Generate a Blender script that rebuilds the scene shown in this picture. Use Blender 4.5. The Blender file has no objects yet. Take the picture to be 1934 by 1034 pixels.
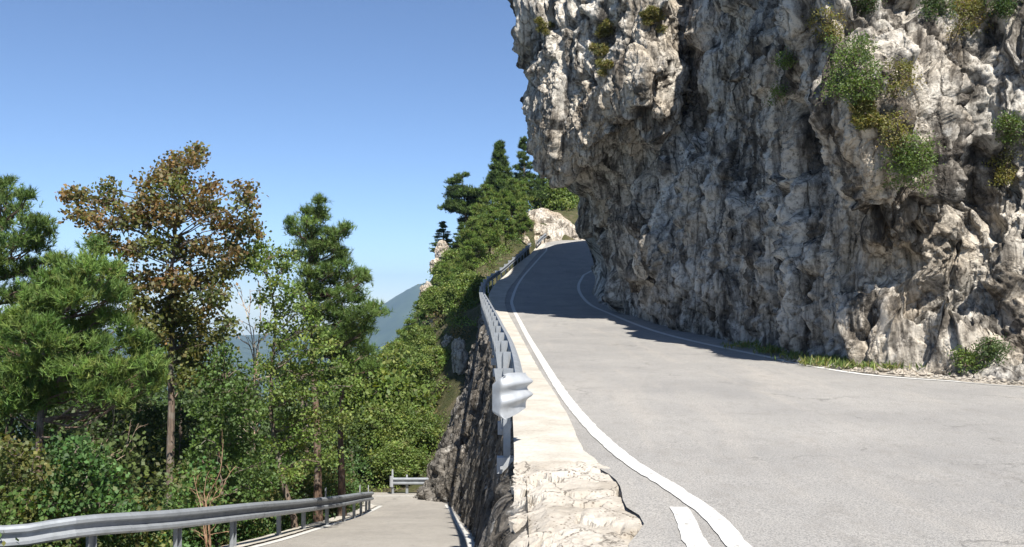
import bpy, math, random
import numpy as np
from mathutils import Vector

random.seed(7)
RNG = np.random.default_rng(11)
SC = bpy.context.scene
COL = SC.collection

# ------------------------------------------------------------------ camera
FPX = 1800.0
PITCH = math.atan(58.0 / FPX)
CP, SP = math.cos(PITCH), math.sin(PITCH)
cd = bpy.data.cameras.new("camera")
cd.sensor_fit = 'HORIZONTAL'
cd.sensor_width = 36.0
cd.lens = 36.0 * FPX / 1934.0
cd.clip_start = 0.05
cd.clip_end = 40000.0
cam = bpy.data.objects.new("camera", cd)
cam.rotation_euler = (math.pi / 2 + PITCH, 0, 0)
COL.objects.link(cam)
SC.camera = cam


def slope(py):
    u = 517.0 - py
    return (FPX * SP + u * CP) / (FPX * CP - u * SP)


def P(px, py, Y):
    """world point seen at photograph position px, py that lies Y metres ahead"""
    u = 517.0 - py
    k = Y / (FPX * CP - u * SP)
    return np.array([(px - 967.0) * k, Y, (FPX * SP + u * CP) * k])


def project(p):
    x, y, z = p[..., 0], p[..., 1], p[..., 2]
    d = y * CP + z * SP
    v = -y * SP + z * CP
    return 967.0 + FPX * x / d, 517.0 - FPX * v / d


# ------------------------------------------------------------------ noise
_perm = np.random.default_rng(3).permutation(256)
_perm = np.concatenate([_perm, _perm, _perm])
_gr = np.random.default_rng(5).normal(size=(256, 3))
_gr /= np.linalg.norm(_gr, axis=1)[:, None]


def perlin(p):
    p = np.asarray(p, float)
    i = np.floor(p).astype(np.int64)
    f = p - i
    i &= 255
    w = f * f * f * (f * (f * 6 - 15) + 10)
    out = 0
    for dx in (0, 1):
        wx = w[:, 0] if dx else 1 - w[:, 0]
        for dy in (0, 1):
            wy = w[:, 1] if dy else 1 - w[:, 1]
            for dz in (0, 1):
                wz = w[:, 2] if dz else 1 - w[:, 2]
                h = _perm[_perm[_perm[(i[:, 0] + dx) & 255] + ((i[:, 1] + dy) & 255)] + ((i[:, 2] + dz) & 255)]
                g = _gr[h]
                out = out + wx * wy * wz * (g[:, 0] * (f[:, 0] - dx) + g[:, 1] * (f[:, 1] - dy) + g[:, 2] * (f[:, 2] - dz))
    return out * 1.6


def fbm(p, o=4, gain=0.5):
    a, s, r = 1.0, 1.0, 0
    for k in range(o):
        r = r + a * perlin(p * s + 17.3 * k)
        a *= gain
        s *= 2.03
    return r


def ridged(p, o=4):
    a, s, r = 1.0, 1.0, 0
    for k in range(o):
        r = r + a * (1 - 2 * np.abs(perlin(p * s + 31.7 * k)))
        a *= 0.5
        s *= 2.1
    return r


_ch = np.random.default_rng(9).random((256, 4))


def cells(p):
    """Worley cells: (random value of the nearest cell, distance to its edge)"""
    p = np.asarray(p, float)
    i = np.floor(p).astype(np.int64)
    f = p - i
    b1 = np.full(len(p), 9.0)
    b2 = np.full(len(p), 9.0)
    val = np.zeros(len(p))
    tilt = np.zeros(len(p))
    for dx in (-1, 0, 1):
        for dy in (-1, 0, 1):
            for dz in (-1, 0, 1):
                h = _perm[_perm[_perm[(i[:, 0] + dx) & 255] + ((i[:, 1] + dy) & 255)] + ((i[:, 2] + dz) & 255)]
                c = _ch[h]
                q = np.stack([dx + c[:, 0] - f[:, 0], dy + c[:, 1] - f[:, 1], dz + c[:, 2] - f[:, 2]], 1)
                d = np.sqrt((q * q).sum(1))
                m = d < b1
                b2 = np.where(m, b1, np.minimum(b2, d))
                val = np.where(m, c[:, 3], val)
                tilt = np.where(m, q[:, 2] * (c[:, 0] - 0.3) + q[:, 0] * (c[:, 1] - .5) + q[:, 1] * (c[:, 2] - .5), tilt)
                b1 = np.where(m, d, b1)
    return val, b2 - b1, tilt


def smoothstep(a, b, x):
    t = np.clip((x - a) / (b - a), 0, 1)
    return t * t * (3 - 2 * t)


class RBF:
    """thin plate surface through scattered control points"""
    def __init__(self, xy, z, smooth=1e-3):
        self.s = np.ptp(np.asarray(xy), axis=0).max()
        self.c = np.asarray(xy, float) / self.s
        n = len(self.c)
        A = np.zeros((n + 3, n + 3))
        A[:n, :n] = self.k(self.c, self.c) + np.eye(n) * smooth
        A[:n, n] = 1
        A[:n, n + 1:] = self.c
        A[n:, :n] = A[:n, n:].T
        self.w = np.linalg.solve(A, np.concatenate([np.asarray(z, float), [0, 0, 0]]))

    def k(self, a, b):
        d2 = ((a[:, None] - b[None]) ** 2).sum(2) + 1e-12
        return 0.5 * d2 * np.log(d2)

    def __call__(self, xy):
        xy = np.asarray(xy, float) / self.s
        out = np.empty(len(xy))
        n = len(self.c)
        for a in range(0, len(xy), 20000):
            q = xy[a:a + 20000]
            out[a:a + 20000] = self.k(q, self.c) @ self.w[:n] + self.w[n] + q @ self.w[n + 1:]
        return out


def table(pts):
    """smoothed height profile along Y"""
    ys = np.arange(-40, 200, 0.1)
    v = np.interp(ys, [p[0] for p in pts], [p[1] for p in pts])
    k = np.exp(-0.5 * (np.arange(-60, 61) / 25.0) ** 2)
    k /= k.sum()
    vp = np.concatenate([v[0] + (v[1] - v[0]) * np.arange(-60, 0), v, v[-1] + (v[-1] - v[-2]) * np.arange(1, 61)])
    v = np.convolve(vp, k, 'valid')
    return lambda Y: np.interp(Y, ys, v)


g_up = table([(-40, -1.9), (-10, -1.65), (0, -1.55), (6, -1.5), (18, -1.3), (30, -0.95), (48, -0.13), (66, 1.65), (100, 6.7), (112, 7.6), (200, 9)])
g_lo = table([(-40, -1.9), (-6, -1.75), (2, -2.1), (8, -2.95), (13, -3.75), (15.5, -4.1), (18, -4.5), (22, -5.2), (26, -5.95), (33, -7.2), (38, -8.0), (41, -8.3), (46, -8.45), (200, -9)])


def on(g, px, py):
    """the point of a road surface z = g(Y) seen at px, py"""
    s = slope(py)
    ys = np.arange(1.0, 130, 0.02)
    f = s * ys - g(ys)
    i = np.argmax(f < 0)
    return P(px, py, ys[i])


def path(pts, g=None, step=0.3):
    """smooth polyline (Catmull-Rom) resampled at an even step"""
    p = np.asarray(pts, float)
    q = np.concatenate([[2 * p[0] - p[1]], p, [2 * p[-1] - p[-2]]])
    out = []
    for i in range(1, len(q) - 2):
        t = np.linspace(0, 1, 24, endpoint=False)[:, None]
        a, b, c, d = q[i - 1], q[i], q[i + 1], q[i + 2]
        out.append(0.5 * (2 * b + (c - a) * t + (2 * a - 5 * b + 4 * c - d) * t ** 2 + (3 * b - a - 3 * c + d) * t ** 3))
    out = np.concatenate(out + [p[-1:]])
    L = np.concatenate([[0], np.cumsum(np.linalg.norm(np.diff(out, axis=0), axis=1))])
    n = max(2, int(L[-1] / step))
    s = np.linspace(0, L[-1], n + 1)
    out = np.stack([np.interp(s, L, out[:, k]) for k in range(out.shape[1])], 1)
    return out


# ------------------------------------------------------------------ mesh building
class MB:
    def __init__(self):
        self.v, self.ls, self.lt, self.t, self.m = [], [], [], [], []
        self.n = 0

    def add(self, v, f, tint=None, mat=0):
        v = np.asarray(v, np.float32).reshape(-1, 3)
        f = np.asarray(f, np.int32)
        self.v.append(v)
        self.ls.append((f + self.n).ravel())
        self.lt.append(np.full(len(f), f.shape[1], np.int32))
        self.m.append(np.full(len(f), mat, np.int32))
        if tint is None:
            tint = np.ones((len(v), 3), np.float32)
        tint = np.broadcast_to(np.asarray(tint, np.float32), (len(v), 3))
        self.t.append(tint)
        self.n += len(v)

    def grid(self, pts, tint=None, flip=False, mat=0):
        nr, nc = pts.shape[:2]
        i = np.arange(nr * nc).reshape(nr, nc)
        f = np.stack([i[:-1, :-1], i[:-1, 1:], i[1:, 1:], i[1:, :-1]], -1).reshape(-1, 4)
        if flip:
            f = f[:, ::-1]
        self.add(pts.reshape(-1, 3), f, None if tint is None else tint.reshape(-1, 3), mat)

    def box(self, c, s, rz=0.0, tilt=0.0, taper=1.0, tint=None):
        """box with its base centre at c; taper narrows or widens the top"""
        x, y, z = np.array(s) / 2
        v = np.array([[-x, -y, 0], [x, -y, 0], [x, y, 0], [-x, y, 0], [-x * taper, -y * taper, 2 * z], [x * taper, -y * taper, 2 * z], [x * taper, y * taper, 2 * z], [-x * taper, y * taper, 2 * z]])
        v[:, 0] += v[:, 2] * math.tan(tilt)
        cr, sr = math.cos(rz), math.sin(rz)
        v = np.stack([v[:, 0] * cr - v[:, 1] * sr, v[:, 0] * sr + v[:, 1] * cr, v[:, 2]], 1) + np.asarray(c)
        self.add(v, [[3, 2, 1, 0], [4, 5, 6, 7], [0, 1, 5, 4], [1, 2, 6, 5], [2, 3, 7, 6], [3, 0, 4, 7]], tint)

    def tube(self, pts, rad, n=6, tint=None):
        p = np.asarray(pts, float)
        r = np.broadcast_to(np.asarray(rad, float), (len(p),))
        t = np.gradient(p, axis=0)
        t /= np.linalg.norm(t, axis=1)[:, None] + 1e-9
        ref = np.array([0.3, 0.9, 0.1]) if abs(t[:, 2]).mean() > .5 else np.array([0, 0, 1.0])
        a = np.cross(t, ref)
        a /= np.linalg.norm(a, axis=1)[:, None] + 1e-9
        b = np.cross(t, a)
        an = np.arange(n) / n * 2 * math.pi
        v = p[:, None] + r[:, None, None] * (np.cos(an)[None, :, None] * a[:, None] + np.sin(an)[None, :, None] * b[:, None])
        i = np.arange(len(p) * n).reshape(len(p), n)
        j = np.roll(i, -1, 1)
        f = np.stack([i[:-1], j[:-1], j[1:], i[1:]], -1).reshape(-1, 4)
        self.add(v.reshape(-1, 3), f, tint)
        self.add(v[-1], [list(range(n))], tint)

    def loft(self, prof, pts, nrm, closed=True):
        """sweep a profile [(out, up)] along pts; nrm = horizontal unit vectors"""
        prof = np.asarray(prof)
        v = pts[:, None] + nrm[:, None] * prof[None, :, 0:1] + np.array([0, 0, 1.0]) * prof[None, :, 1:2]
        n = len(prof)
        i = np.arange(len(pts) * n).reshape(len(pts), n)
        j = np.roll(i, -1, 1)
        f = np.stack([i[:-1], j[:-1], j[1:], i[1:]], -1).reshape(-1, 4)
        self.add(v.reshape(-1, 3), f)

    def leaves(self, c, d, s, tint, w=0.36, rng=RNG):
        """rhombic leaves at c pointing along d, length s"""
        n = len(c)
        if n == 0:
            return
        d = d / (np.linalg.norm(d, axis=1)[:, None] + 1e-9)
        r = rng.normal(size=(n, 3))
        b = np.cross(d, r)
        b /= np.linalg.norm(b, axis=1)[:, None] + 1e-9
        s = np.broadcast_to(s, (n,))[:, None]
        v = np.stack([c - d * s * .5, c + b * s * w + d * s * .05, c + d * s * .5, c - b * s * w + d * s * .05], 1)
        f = np.arange(n * 4).reshape(n, 4)
        self.add(v.reshape(-1, 3), f, np.repeat(tint, 4, 0))

    def needles(self, c, d, L, tint, k=11, spread=.8, w=.012, rng=RNG):
        """tufts of k narrow needles at c around direction d"""
        n = len(c)
        if n == 0:
            return
        d = d / (np.linalg.norm(d, axis=1)[:, None] + 1e-9)
        dd = np.repeat(d, k, 0) + rng.normal(size=(n * k, 3)) * spread * .62
        dd /= np.linalg.norm(dd, axis=1)[:, None] + 1e-9
        cc = np.repeat(c, k, 0) + np.repeat(d, k, 0) * rng.uniform(-.5, .35, (n * k, 1)) * L
        b = np.cross(dd, rng.normal(size=(n * k, 3)))
        b /= np.linalg.norm(b, axis=1)[:, None] + 1e-9
        ll = L * rng.uniform(.7, 1.15, (n * k, 1))
        v = np.stack([cc - b * w, cc + b * w, cc + dd * ll], 1)
        f = np.arange(n * k * 3).reshape(-1, 3)
        tt = np.repeat(tint, k, 0) * rng.uniform(.8, 1.2, (n * k, 1))
        self.add(v.reshape(-1, 3), f, np.repeat(tt, 3, 0))

    def build(self, name, mats, parent=None, smooth=False, origin=None):
        me = bpy.data.meshes.new(name)
        v = np.concatenate(self.v)
        off = np.zeros(3)
        if origin is not None:
            off = np.asarray(origin, float)
        elif parent is not None:
            r = parent
            while r.parent is not None:
                r = r.parent
            off = np.array(r.location)
        v = (v - off).astype(np.float32)
        ls, lt, mi = np.concatenate(self.ls), np.concatenate(self.lt), np.concatenate(self.m)
        me.vertices.add(len(v))
        me.vertices.foreach_set("co", v.ravel())
        me.loops.add(len(ls))
        me.loops.foreach_set("vertex_index", ls)
        me.polygons.add(len(lt))
        st = np.concatenate([[0], np.cumsum(lt)[:-1]]).astype(np.int32)
        me.polygons.foreach_set("loop_start", st)
        me.polygons.foreach_set("loop_total", lt)
        me.polygons.foreach_set("material_index", mi)
        me.polygons.foreach_set("use_smooth", np.full(len(lt), smooth))
        at = me.attributes.new("tint", 'FLOAT_COLOR', 'POINT')
        t = np.concatenate(self.t)
        at.data.foreach_set("color", np.concatenate([t, np.ones((len(t), 1), np.float32)], 1).ravel())
        me.update(calc_edges=True)
        for m in (mats if isinstance(mats, (list, tuple)) else [mats]):
            me.materials.append(m)
        o = bpy.data.objects.new(name, me)
        COL.objects.link(o)
        if parent is not None:
            o.parent = parent
        elif origin is not None:
            o.location = off
        return o


def tag(o, label=None, cat=None, group=None, kind=None):
    if label:
        o['label'] = label
    if cat:
        o['category'] = cat
    if group:
        o['group'] = group
    if kind:
        o['kind'] = kind
    return o


def empty(name, loc, label=None, cat=None, group=None, kind=None):
    o = bpy.data.objects.new(name, None)
    o.location = tuple(float(a) for a in loc)
    o.empty_display_size = 0.3
    COL.objects.link(o)
    return tag(o, label, cat, group, kind)


def copy_tree(o, loc, rz, sc, label, parent=None):
    c = o.copy()
    COL.objects.link(c)
    if parent is None:
        c.location = tuple(float(a) for a in loc)
        c.rotation_euler = (0, 0, rz)
        c.scale = sc
        c['label'] = label
    else:
        c.parent = parent
    for ch in list(o.children):
        copy_tree(ch, None, None, None, None, c)
    return c


# ------------------------------------------------------------------ materials
class NT:
    def __init__(self, name):
        self.mat = bpy.data.materials.new(name)
        self.mat.use_nodes = True
        self.n = self.mat.node_tree.nodes
        self.l = self.mat.node_tree.links
        self.n.clear()
        self.out = self.n.new('ShaderNodeOutputMaterial')

    def node(self, t, ins=None, **kw):
        x = self.n.new(t)
        for k, v in kw.items():
            setattr(x, k, v)
        for k, v in (ins or {}).items():
            if isinstance(v, bpy.types.NodeSocket):
                self.l.new(v, x.inputs[k])
            else:
                x.inputs[k].default_value = v
        return x

    def pos(self, scale=(1, 1, 1)):
        g = self.node('ShaderNodeNewGeometry')
        if scale == (1, 1, 1):
            return g.outputs['Position']
        m = self.node('ShaderNodeMapping', {'Vector': g.outputs['Position'], 'Scale': scale})
        return m.outputs[0]

    def noise(self, vec, scale, detail=6, rough=.6, out='Fac', dist=0.0):
        return self.node('ShaderNodeTexNoise', {'Vector': vec, 'Scale': scale, 'Detail': detail, 'Roughness': rough, 'Distortion': dist}).outputs[out]

    def vor(self, vec, scale, feature='F1', out='Distance'):
        return self.node('ShaderNodeTexVoronoi', {'Vector': vec, 'Scale': scale}, feature=feature).outputs[out]

    def ramp(self, fac, stops, interp='LINEAR'):
        r = self.node('ShaderNodeValToRGB', {'Fac': fac})
        cr = r.color_ramp
        cr.interpolation = interp
        while len(cr.elements) < len(stops):
            cr.elements.new(.5)
        for e, (p, c) in zip(cr.elements, stops):
            e.position = p
            e.color = (c[0], c[1], c[2], 1) if isinstance(c, (tuple, list)) else (c, c, c, 1)
        return r.outputs[0]

    def mix(self, fac, a, b, mode='MIX'):
        m = self.node('ShaderNodeMix', data_type='RGBA', blend_type=mode)
        for i, v in ((0, fac), (6, a), (7, b)):
            if isinstance(v, bpy.types.NodeSocket):
                self.l.new(v, m.inputs[i])
            elif i == 0:
                m.inputs[i].default_value = v
            else:
                m.inputs[i].default_value = (v[0], v[1], v[2], 1) if isinstance(v, (tuple, list)) else (v, v, v, 1)
        return m.outputs[2]

    def math(self, op, a, b=0.0, c=0.0):
        m = self.node('ShaderNodeMath', operation=op)
        for i, v in enumerate((a, b, c)):
            if isinstance(v, bpy.types.NodeSocket):
                self.l.new(v, m.inputs[i])
            else:
                m.inputs[i].default_value = v
        return m.outputs[0]

    def bump(self, h, strength, dist, normal=None):
        i = {'Height': h, 'Strength': strength, 'Distance': dist}
        if normal is not None:
            i['Normal'] = normal
        return self.node('ShaderNodeBump', i).outputs[0]

    def surf(self, color, rough=.9, normal=None, metallic=0.0, spec=.25):
        b = self.node('ShaderNodeBsdfPrincipled', {'Roughness': rough, 'Metallic': metallic, 'Specular IOR Level': spec})
        if isinstance(color, bpy.types.NodeSocket):
            self.l.new(color, b.inputs['Base Color'])
        else:
            b.inputs['Base Color'].default_value = (*color, 1)
        if normal is not None:
            self.l.new(normal, b.inputs['Normal'])
        self.l.new(b.outputs[0], self.out.inputs[0])
        return self.mat


def rock_mat(name, light=(.58, .545, .485), mid=(.155, .142, .125), dark=(.035, .032, .029), warm=.4, streak=.85):
    m = NT(name)
    p = m.pos()
    ps = m.pos((1, 1, .22))
    n1 = m.noise(p, .35, 5, .6)
    n2 = m.noise(ps, 1.3, 8, .7, dist=.6)
    n3 = m.noise(p, 6, 8, .72)
    c = m.ramp(n2, [(.33, dark), (.44, mid), (.55, light), (.72, tuple(min(.75, a * 1.2) for a in light))])
    c = m.mix(m.ramp(n1, [(.42, 0.0), (.62, warm)]), c, (.78, .60, .38), 'MULTIPLY')
    w = m.noise(m.pos((1, 1, .12)), 2.4, 6, .65)
    c = m.mix(m.ramp(w, [(.55, 0.0), (.68, streak)]), c, (.16, .155, .16), 'MULTIPLY')
    c = m.mix(m.ramp(n3, [(.36, .85), (.52, 0.0)]), c, (.22, .21, .20), 'MULTIPLY')
    pit = m.vor(m.node('ShaderNodeVectorMath', {0: p, 1: m.noise(p, 4, 3, .6, 'Color')}, operation='ADD').outputs[0], 3.4)
    c = m.mix(m.ramp(pit, [(.10, .8), (.26, 0.0)]), c, (.25, .235, .22), 'MULTIPLY')
    lich = m.noise(p, 2.2, 7, .75)
    c = m.mix(m.ramp(lich, [(.58, 0.0), (.66, .55)]), c, (.56, .54, .50))
    crack = m.vor(m.node('ShaderNodeVectorMath', {0: ps, 1: m.node('ShaderNodeVectorMath', {0: m.noise(p, 2.5, 4, .6, 'Color'), 1: (.22, .22, .22)}, operation='MULTIPLY').outputs[0]}, operation='ADD').outputs[0], 1.7, 'DISTANCE_TO_EDGE')
    c = m.mix(m.ramp(crack, [(0.0, .35), (.03, 0.0)]), c, (.2, .18, .16), 'MULTIPLY')
    h = m.math('ADD', m.math('MULTIPLY', n3, .6), m.math('MULTIPLY', m.noise(p, 19, 6, .7), .3))
    h = m.math('ADD', h, m.math('MULTIPLY', m.ramp(crack, [(0, 0.0), (.06, 1.0)]), .5))
    return m.surf(c, .95, m.bump(h, .9, .14), spec=.1)


def asphalt_mat(name, base=(.36, .342, .314), dark=(.27, .26, .245)):
    m = NT(name)
    p = m.pos()
    big = m.noise(p, .35, 5, .6)
    along = m.noise(m.pos((1.2, .16, 1)), 1.0, 5, .62, dist=.4)
    c = m.mix(m.ramp(big, [(.35, 0.0), (.68, 1.0)]), base, dark)
    c = m.mix(m.ramp(along, [(.5, 0.0), (.72, .5)]), c, (.45, .41, .355))
    g1 = m.noise(p, 70, 3, .75)
    g2 = m.vor(p, 95)
    c = m.mix(m.ramp(g1, [(.36, .75), (.56, 0.0)]), c, (.10, .10, .10))
    c = m.mix(m.ramp(g2, [(.0, .55), (.32, 0.0)]), c, (.50, .48, .45))
    pa = m.noise(m.pos((1, .35, 1)), .9, 6, .7)
    c = m.mix(m.ramp(pa, [(.62, 0.0), (.70, .38)]), c, (.13, .125, .12))
    wp = m.node('ShaderNodeVectorMath', {0: m.pos((.42, .3, 1)), 1: m.node('ShaderNodeVectorMath', {0: m.noise(p, 1.4, 5, .65, 'Color'), 1: (.5, .5, 0)}, operation='MULTIPLY').outputs[0]}, operation='ADD').outputs[0]
    ck = m.vor(wp, 1.0, 'DISTANCE_TO_EDGE')
    cm = m.math('MULTIPLY', m.ramp(ck, [(0.0, 1.0), (.006, .9), (.011, 0.0)]), m.ramp(m.noise(p, .45, 4, .6), [(.52, 0.0), (.60, .42)]))
    c = m.mix(cm, c, (.06, .057, .052))
    fine = m.noise(m.pos((1, .5, 1)), 5.0, 7, .75)
    c = m.mix(m.ramp(fine, [(.5, 0.0), (.68, .4)]), c, (.19, .175, .155))
    h = m.math('ADD', m.math('MULTIPLY', g1, .5), m.math('MULTIPLY', g2, .6))
    return m.surf(c, .9, m.bump(h, .55, .012), spec=.2)


def concrete_mat(name, base=(.50, .468, .412), dark=(.33, .30, .25)):
    m = NT(name)
    p = m.pos()
    n = m.noise(p, 1.6, 7, .65)
    f = m.noise(p, 24, 6, .7)
    c = m.mix(m.ramp(n, [(.4, 0.0), (.68, .8)]), base, dark)
    c = m.mix(m.ramp(f, [(.33, .55), (.5, 0.0)]), c, (.28, .25, .21))
    s = m.noise(p, 5.5, 4, .8)
    c = m.mix(m.ramp(s, [(.66, 0.0), (.72, .7)]), c, (.17, .14, .11))
    if name == 'crumbled_concrete':
        pv = m.vor(p, 26)
        c = m.mix(m.math('MULTIPLY', m.ramp(pv, [(.12, .9), (.34, 0.0)]), m.ramp(m.noise(p, 2.0, 4, .6), [(.46, 0.0), (.56, 1.0)])), c, (.10, .075, .055))
        e = m.vor(m.node('ShaderNodeVectorMath', {0: p, 1: m.node('ShaderNodeVectorMath', {0: m.noise(p, 5, 5, .6, 'Color'), 1: (.3, .3, .3)}, operation='MULTIPLY').outputs[0]}, operation='ADD').outputs[0], 1.7, 'DISTANCE_TO_EDGE')
        c = m.mix(m.math('MULTIPLY', m.ramp(e, [(0, .95), (.02, 0.0)]), m.ramp(s, [(.35, 0.0), (.5, 1.0)])), c, (.06, .05, .04))
    h = m.math('ADD', f, m.math('MULTIPLY', m.noise(p, 90, 3, .7), .4))
    return m.surf(c, .95, m.bump(h, .5, .02), spec=.12)


def paint_mat(name):
    m = NT(name)
    p = m.pos()
    n = m.noise(p, 14, 7, .75)
    n2 = m.noise(p, 1.1, 5, .6)
    c = m.mix(m.ramp(n, [(.34, .9), (.47, 0.0)]), (.55, .54, .51), (.24, .23, .21))
    c = m.mix(m.ramp(n2, [(.5, 0.0), (.75, .3)]), c, (.55, .53, .49))
    return m.surf(c, .8, m.bump(m.noise(p, 80, 3, .7), .3, .006), spec=.25)


def steel_mat(name, base=(.30, .32, .34)):
    m = NT(name)
    p = m.pos()
    n = m.noise(p, 5, 6, .65)
    sp = m.noise(m.pos((1, 1, .3)), 14, 5, .7)
    c = m.mix(m.ramp(n, [(.4, 0.0), (.7, .7)]), base, tuple(a * .62 for a in base))
    c = m.mix(m.ramp(sp, [(.62, 0.0), (.72, .5)]), c, (.22, .19, .16))
    r = m.math('ADD', m.math('MULTIPLY', n, .3), .5)
    return m.surf(c, r, m.bump(n, .15, .01), metallic=.45, spec=.4)


def leaf_mat(name, trans=.35, gloss=.025):
    m = NT(name)
    a = m.node('ShaderNodeAttribute', attribute_name='tint').outputs['Color']
    n = m.noise(m.pos(), 1.7, 4, .6)
    c = m.mix(1.0, a, m.ramp(n, [(.3, (1.0, 1.08, .9)), (.7, (1.95, 1.8, 1.25))]), 'MULTIPLY')
    d = m.node('ShaderNodeBsdfDiffuse', {'Color': c})
    t = m.node('ShaderNodeBsdfTranslucent', {'Color': m.mix(1.0, c, (1.25, 1.2, .5), 'MULTIPLY')})
    s = m.node('ShaderNodeMixShader', {0: trans, 1: d.outputs[0], 2: t.outputs[0]})
    gl = m.node('ShaderNodeBsdfGlossy', {'Color': (1, 1, 1, 1), 'Roughness': .65})
    s2 = m.node('ShaderNodeMixShader', {0: gloss, 1: s.outputs[0], 2: gl.outputs[0]})
    m.l.new(s2.outputs[0], m.out.inputs[0])
    return m.mat


def bark_mat(name, a=(.20, .15, .115), b=(.075, .06, .05)):
    m = NT(name)
    t = m.node('ShaderNodeAttribute', attribute_name='tint').outputs['Color']
    n = m.noise(m.pos((1, 1, .18)), 22, 6, .7)
    n2 = m.noise(m.pos(), 3, 5, .6)
    c = m.mix(m.ramp(n, [(.36, 0.0), (.62, 1.0)]), b, a)
    c = m.mix(m.ramp(n2, [(.5, 0.0), (.7, .6)]), c, (.26, .25, .22))
    c = m.mix(1.0, c, t, 'MULTIPLY')
    return m.surf(c, .95, m.bump(n, .7, .03), spec=.08)


def soil_mat(name):
    m = NT(name)
    p = m.pos()
    n = m.noise(p, .8, 7, .65)
    f = m.noise(p, 9, 6, .7)
    c = m.ramp(n, [(.3, (.035, .05, .02)), (.5, (.075, .075, .035)), (.64, (.12, .10, .065)), (.78, (.32, .29, .24))])
    c = m.mix(m.ramp(f, [(.35, .7), (.55, 0.0)]), c, (.03, .03, .02))
    return m.surf(c, .98, m.bump(f, .8, .1), spec=.05)


M = dict(
    cliff=rock_mat("cliff_limestone"),
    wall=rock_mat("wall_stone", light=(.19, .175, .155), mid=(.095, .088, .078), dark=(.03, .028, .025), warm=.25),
    outcrop=rock_mat("outcrop_limestone", light=(.58, .53, .46), mid=(.38, .34, .29), dark=(.14, .12, .10), warm=.4, streak=.4),
    asphalt=asphalt_mat("bleached_asphalt"),
    asphalt2=asphalt_mat("bleached_asphalt_warm", base=(.40, .37, .325), dark=(.31, .285, .25)),
    concrete=concrete_mat("pale_concrete"),
    rubble=concrete_mat("crumbled_concrete", base=(.47, .43, .372), dark=(.25, .215, .17)),
    paint=paint_mat("road_paint"),
    steel=steel_mat("galvanised_steel"),
    white=steel_mat("pale_painted_steel", base=(.44, .455, .47)),
    leaf=leaf_mat("broad_leaves", trans=.42),
    needle=leaf_mat("pine_needles", trans=.25, gloss=.02),
    grass=leaf_mat("grass_blades", trans=.3, gloss=.03),
    bark=bark_mat("tree_bark"),
    pinebark=bark_mat("pine_bark", a=(.19, .125, .09), b=(.07, .05, .038)),
    soil=soil_mat("hillside_soil"),
    gravel=rock_mat("gravel_stone", light=(.55, .50, .43), mid=(.4, .36, .3), dark=(.2, .18, .15), warm=.2, streak=.1),
)

# ================================================================== SETTING
# ---------------------------------------------------------------- upper road
def ribbon(mb, c, w, g, lift, ncross=4, wob=0.0, tint=None):
    """strip of width w laid on the surface z = g(Y) along the XY polyline c"""
    t = np.gradient(c[:, :2], axis=0)
    t /= np.linalg.norm(t, axis=1)[:, None]
    nrm = np.stack([t[:, 1], -t[:, 0]], 1)
    w = np.broadcast_to(np.asarray(w, float), (len(c),))
    k = np.linspace(-.5, .5, ncross)
    xy = c[:, None, :2] + nrm[:, None] * (k[None, :, None] * w[:, None, None])
    if wob:
        e = fbm(np.concatenate([c[:, :2] * 6, np.zeros((len(c), 1))], 1), 3) * wob
        e2 = fbm(np.concatenate([c[:, :2] * 6 + 50, np.zeros((len(c), 1))], 1), 3) * wob
        xy[:, 0] += nrm * e[:, None]
        xy[:, -1] += nrm * e2[:, None]
    z = g(xy[..., 1]) + lift
    mb.grid(np.concatenate([xy, z[..., None]], -1), tint)


def px_path(pts, g, pre=(), post=(), step=.3):
    q = [on(g, a, b)[:2] for a, b in pts]
    return path(list(pre) + q + list(post), step=step)


LINE_L = px_path([(1395, 1034), (1345, 977), (1272, 925), (1182, 868), (1113, 805), (1064, 745), (1023, 680), (988, 620), (969, 582), (968, 563), (983, 530), (1008, 500), (1030, 476), (1044, 464)], g_up,
                 pre=[(-2.2, -7), (.2, -2.5), (1.15, 1.5), (1.45, 4.2)], post=[(9.5, 104), (16, 107)])
LINE_R = px_path([(2300, 746), (1934, 731), (1800, 721), (1640, 709), (1520, 690), (1440, 673), (1340, 652), (1250, 630), (1190, 609), (1140, 588), (1110, 572), (1095, 553), (1093, 538), (1100, 524), (1108, 517)], g_up,
                 pre=[(20, 11.5)], post=[(7.5, 76), (12, 84), (20, 90)])
STRIP_R = px_path([(1200, 1034), (1240, 988), (1196, 957), (1176, 905), (1100, 858), (1073, 800), (1043, 745), (1008, 688), (978, 630), (957, 590), (953, 566), (965, 540), (990, 508), (1014, 480), (1030, 464)], g_up,
                  pre=[(-3.0, -7), (-1.2, -3), (.1, 0), (.65, 3), (.76, 5.0)])
STRIP_L = px_path([(986, 905), (984, 850), (977, 770), (970, 700), (957, 650), (943, 605), (930, 570), (926, 556), (944, 530), (975, 503), (1004, 480), (1016, 464)], g_up,
                  pre=[(-4.2, -7), (-2.2, -3), (-.75, 0), (-.12, 3), (.05, 5.2), (.08, 7)])
CLIFF_BASE = px_path([(2300, 738), (1934, 722), (1800, 711), (1690, 702), (1600, 694), (1520, 679), (1440, 660), (1360, 640), (1290, 625), (1220, 606), (1165, 588), (1130, 575), (1116, 555)], g_up,
                     pre=[(20, 13)])


def x_at(c, y):
    """X of a polyline (rising Y) at Y"""
    o = np.argsort(c[:, 1])
    return np.interp(y, c[o, 1], c[o, 0])


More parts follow.
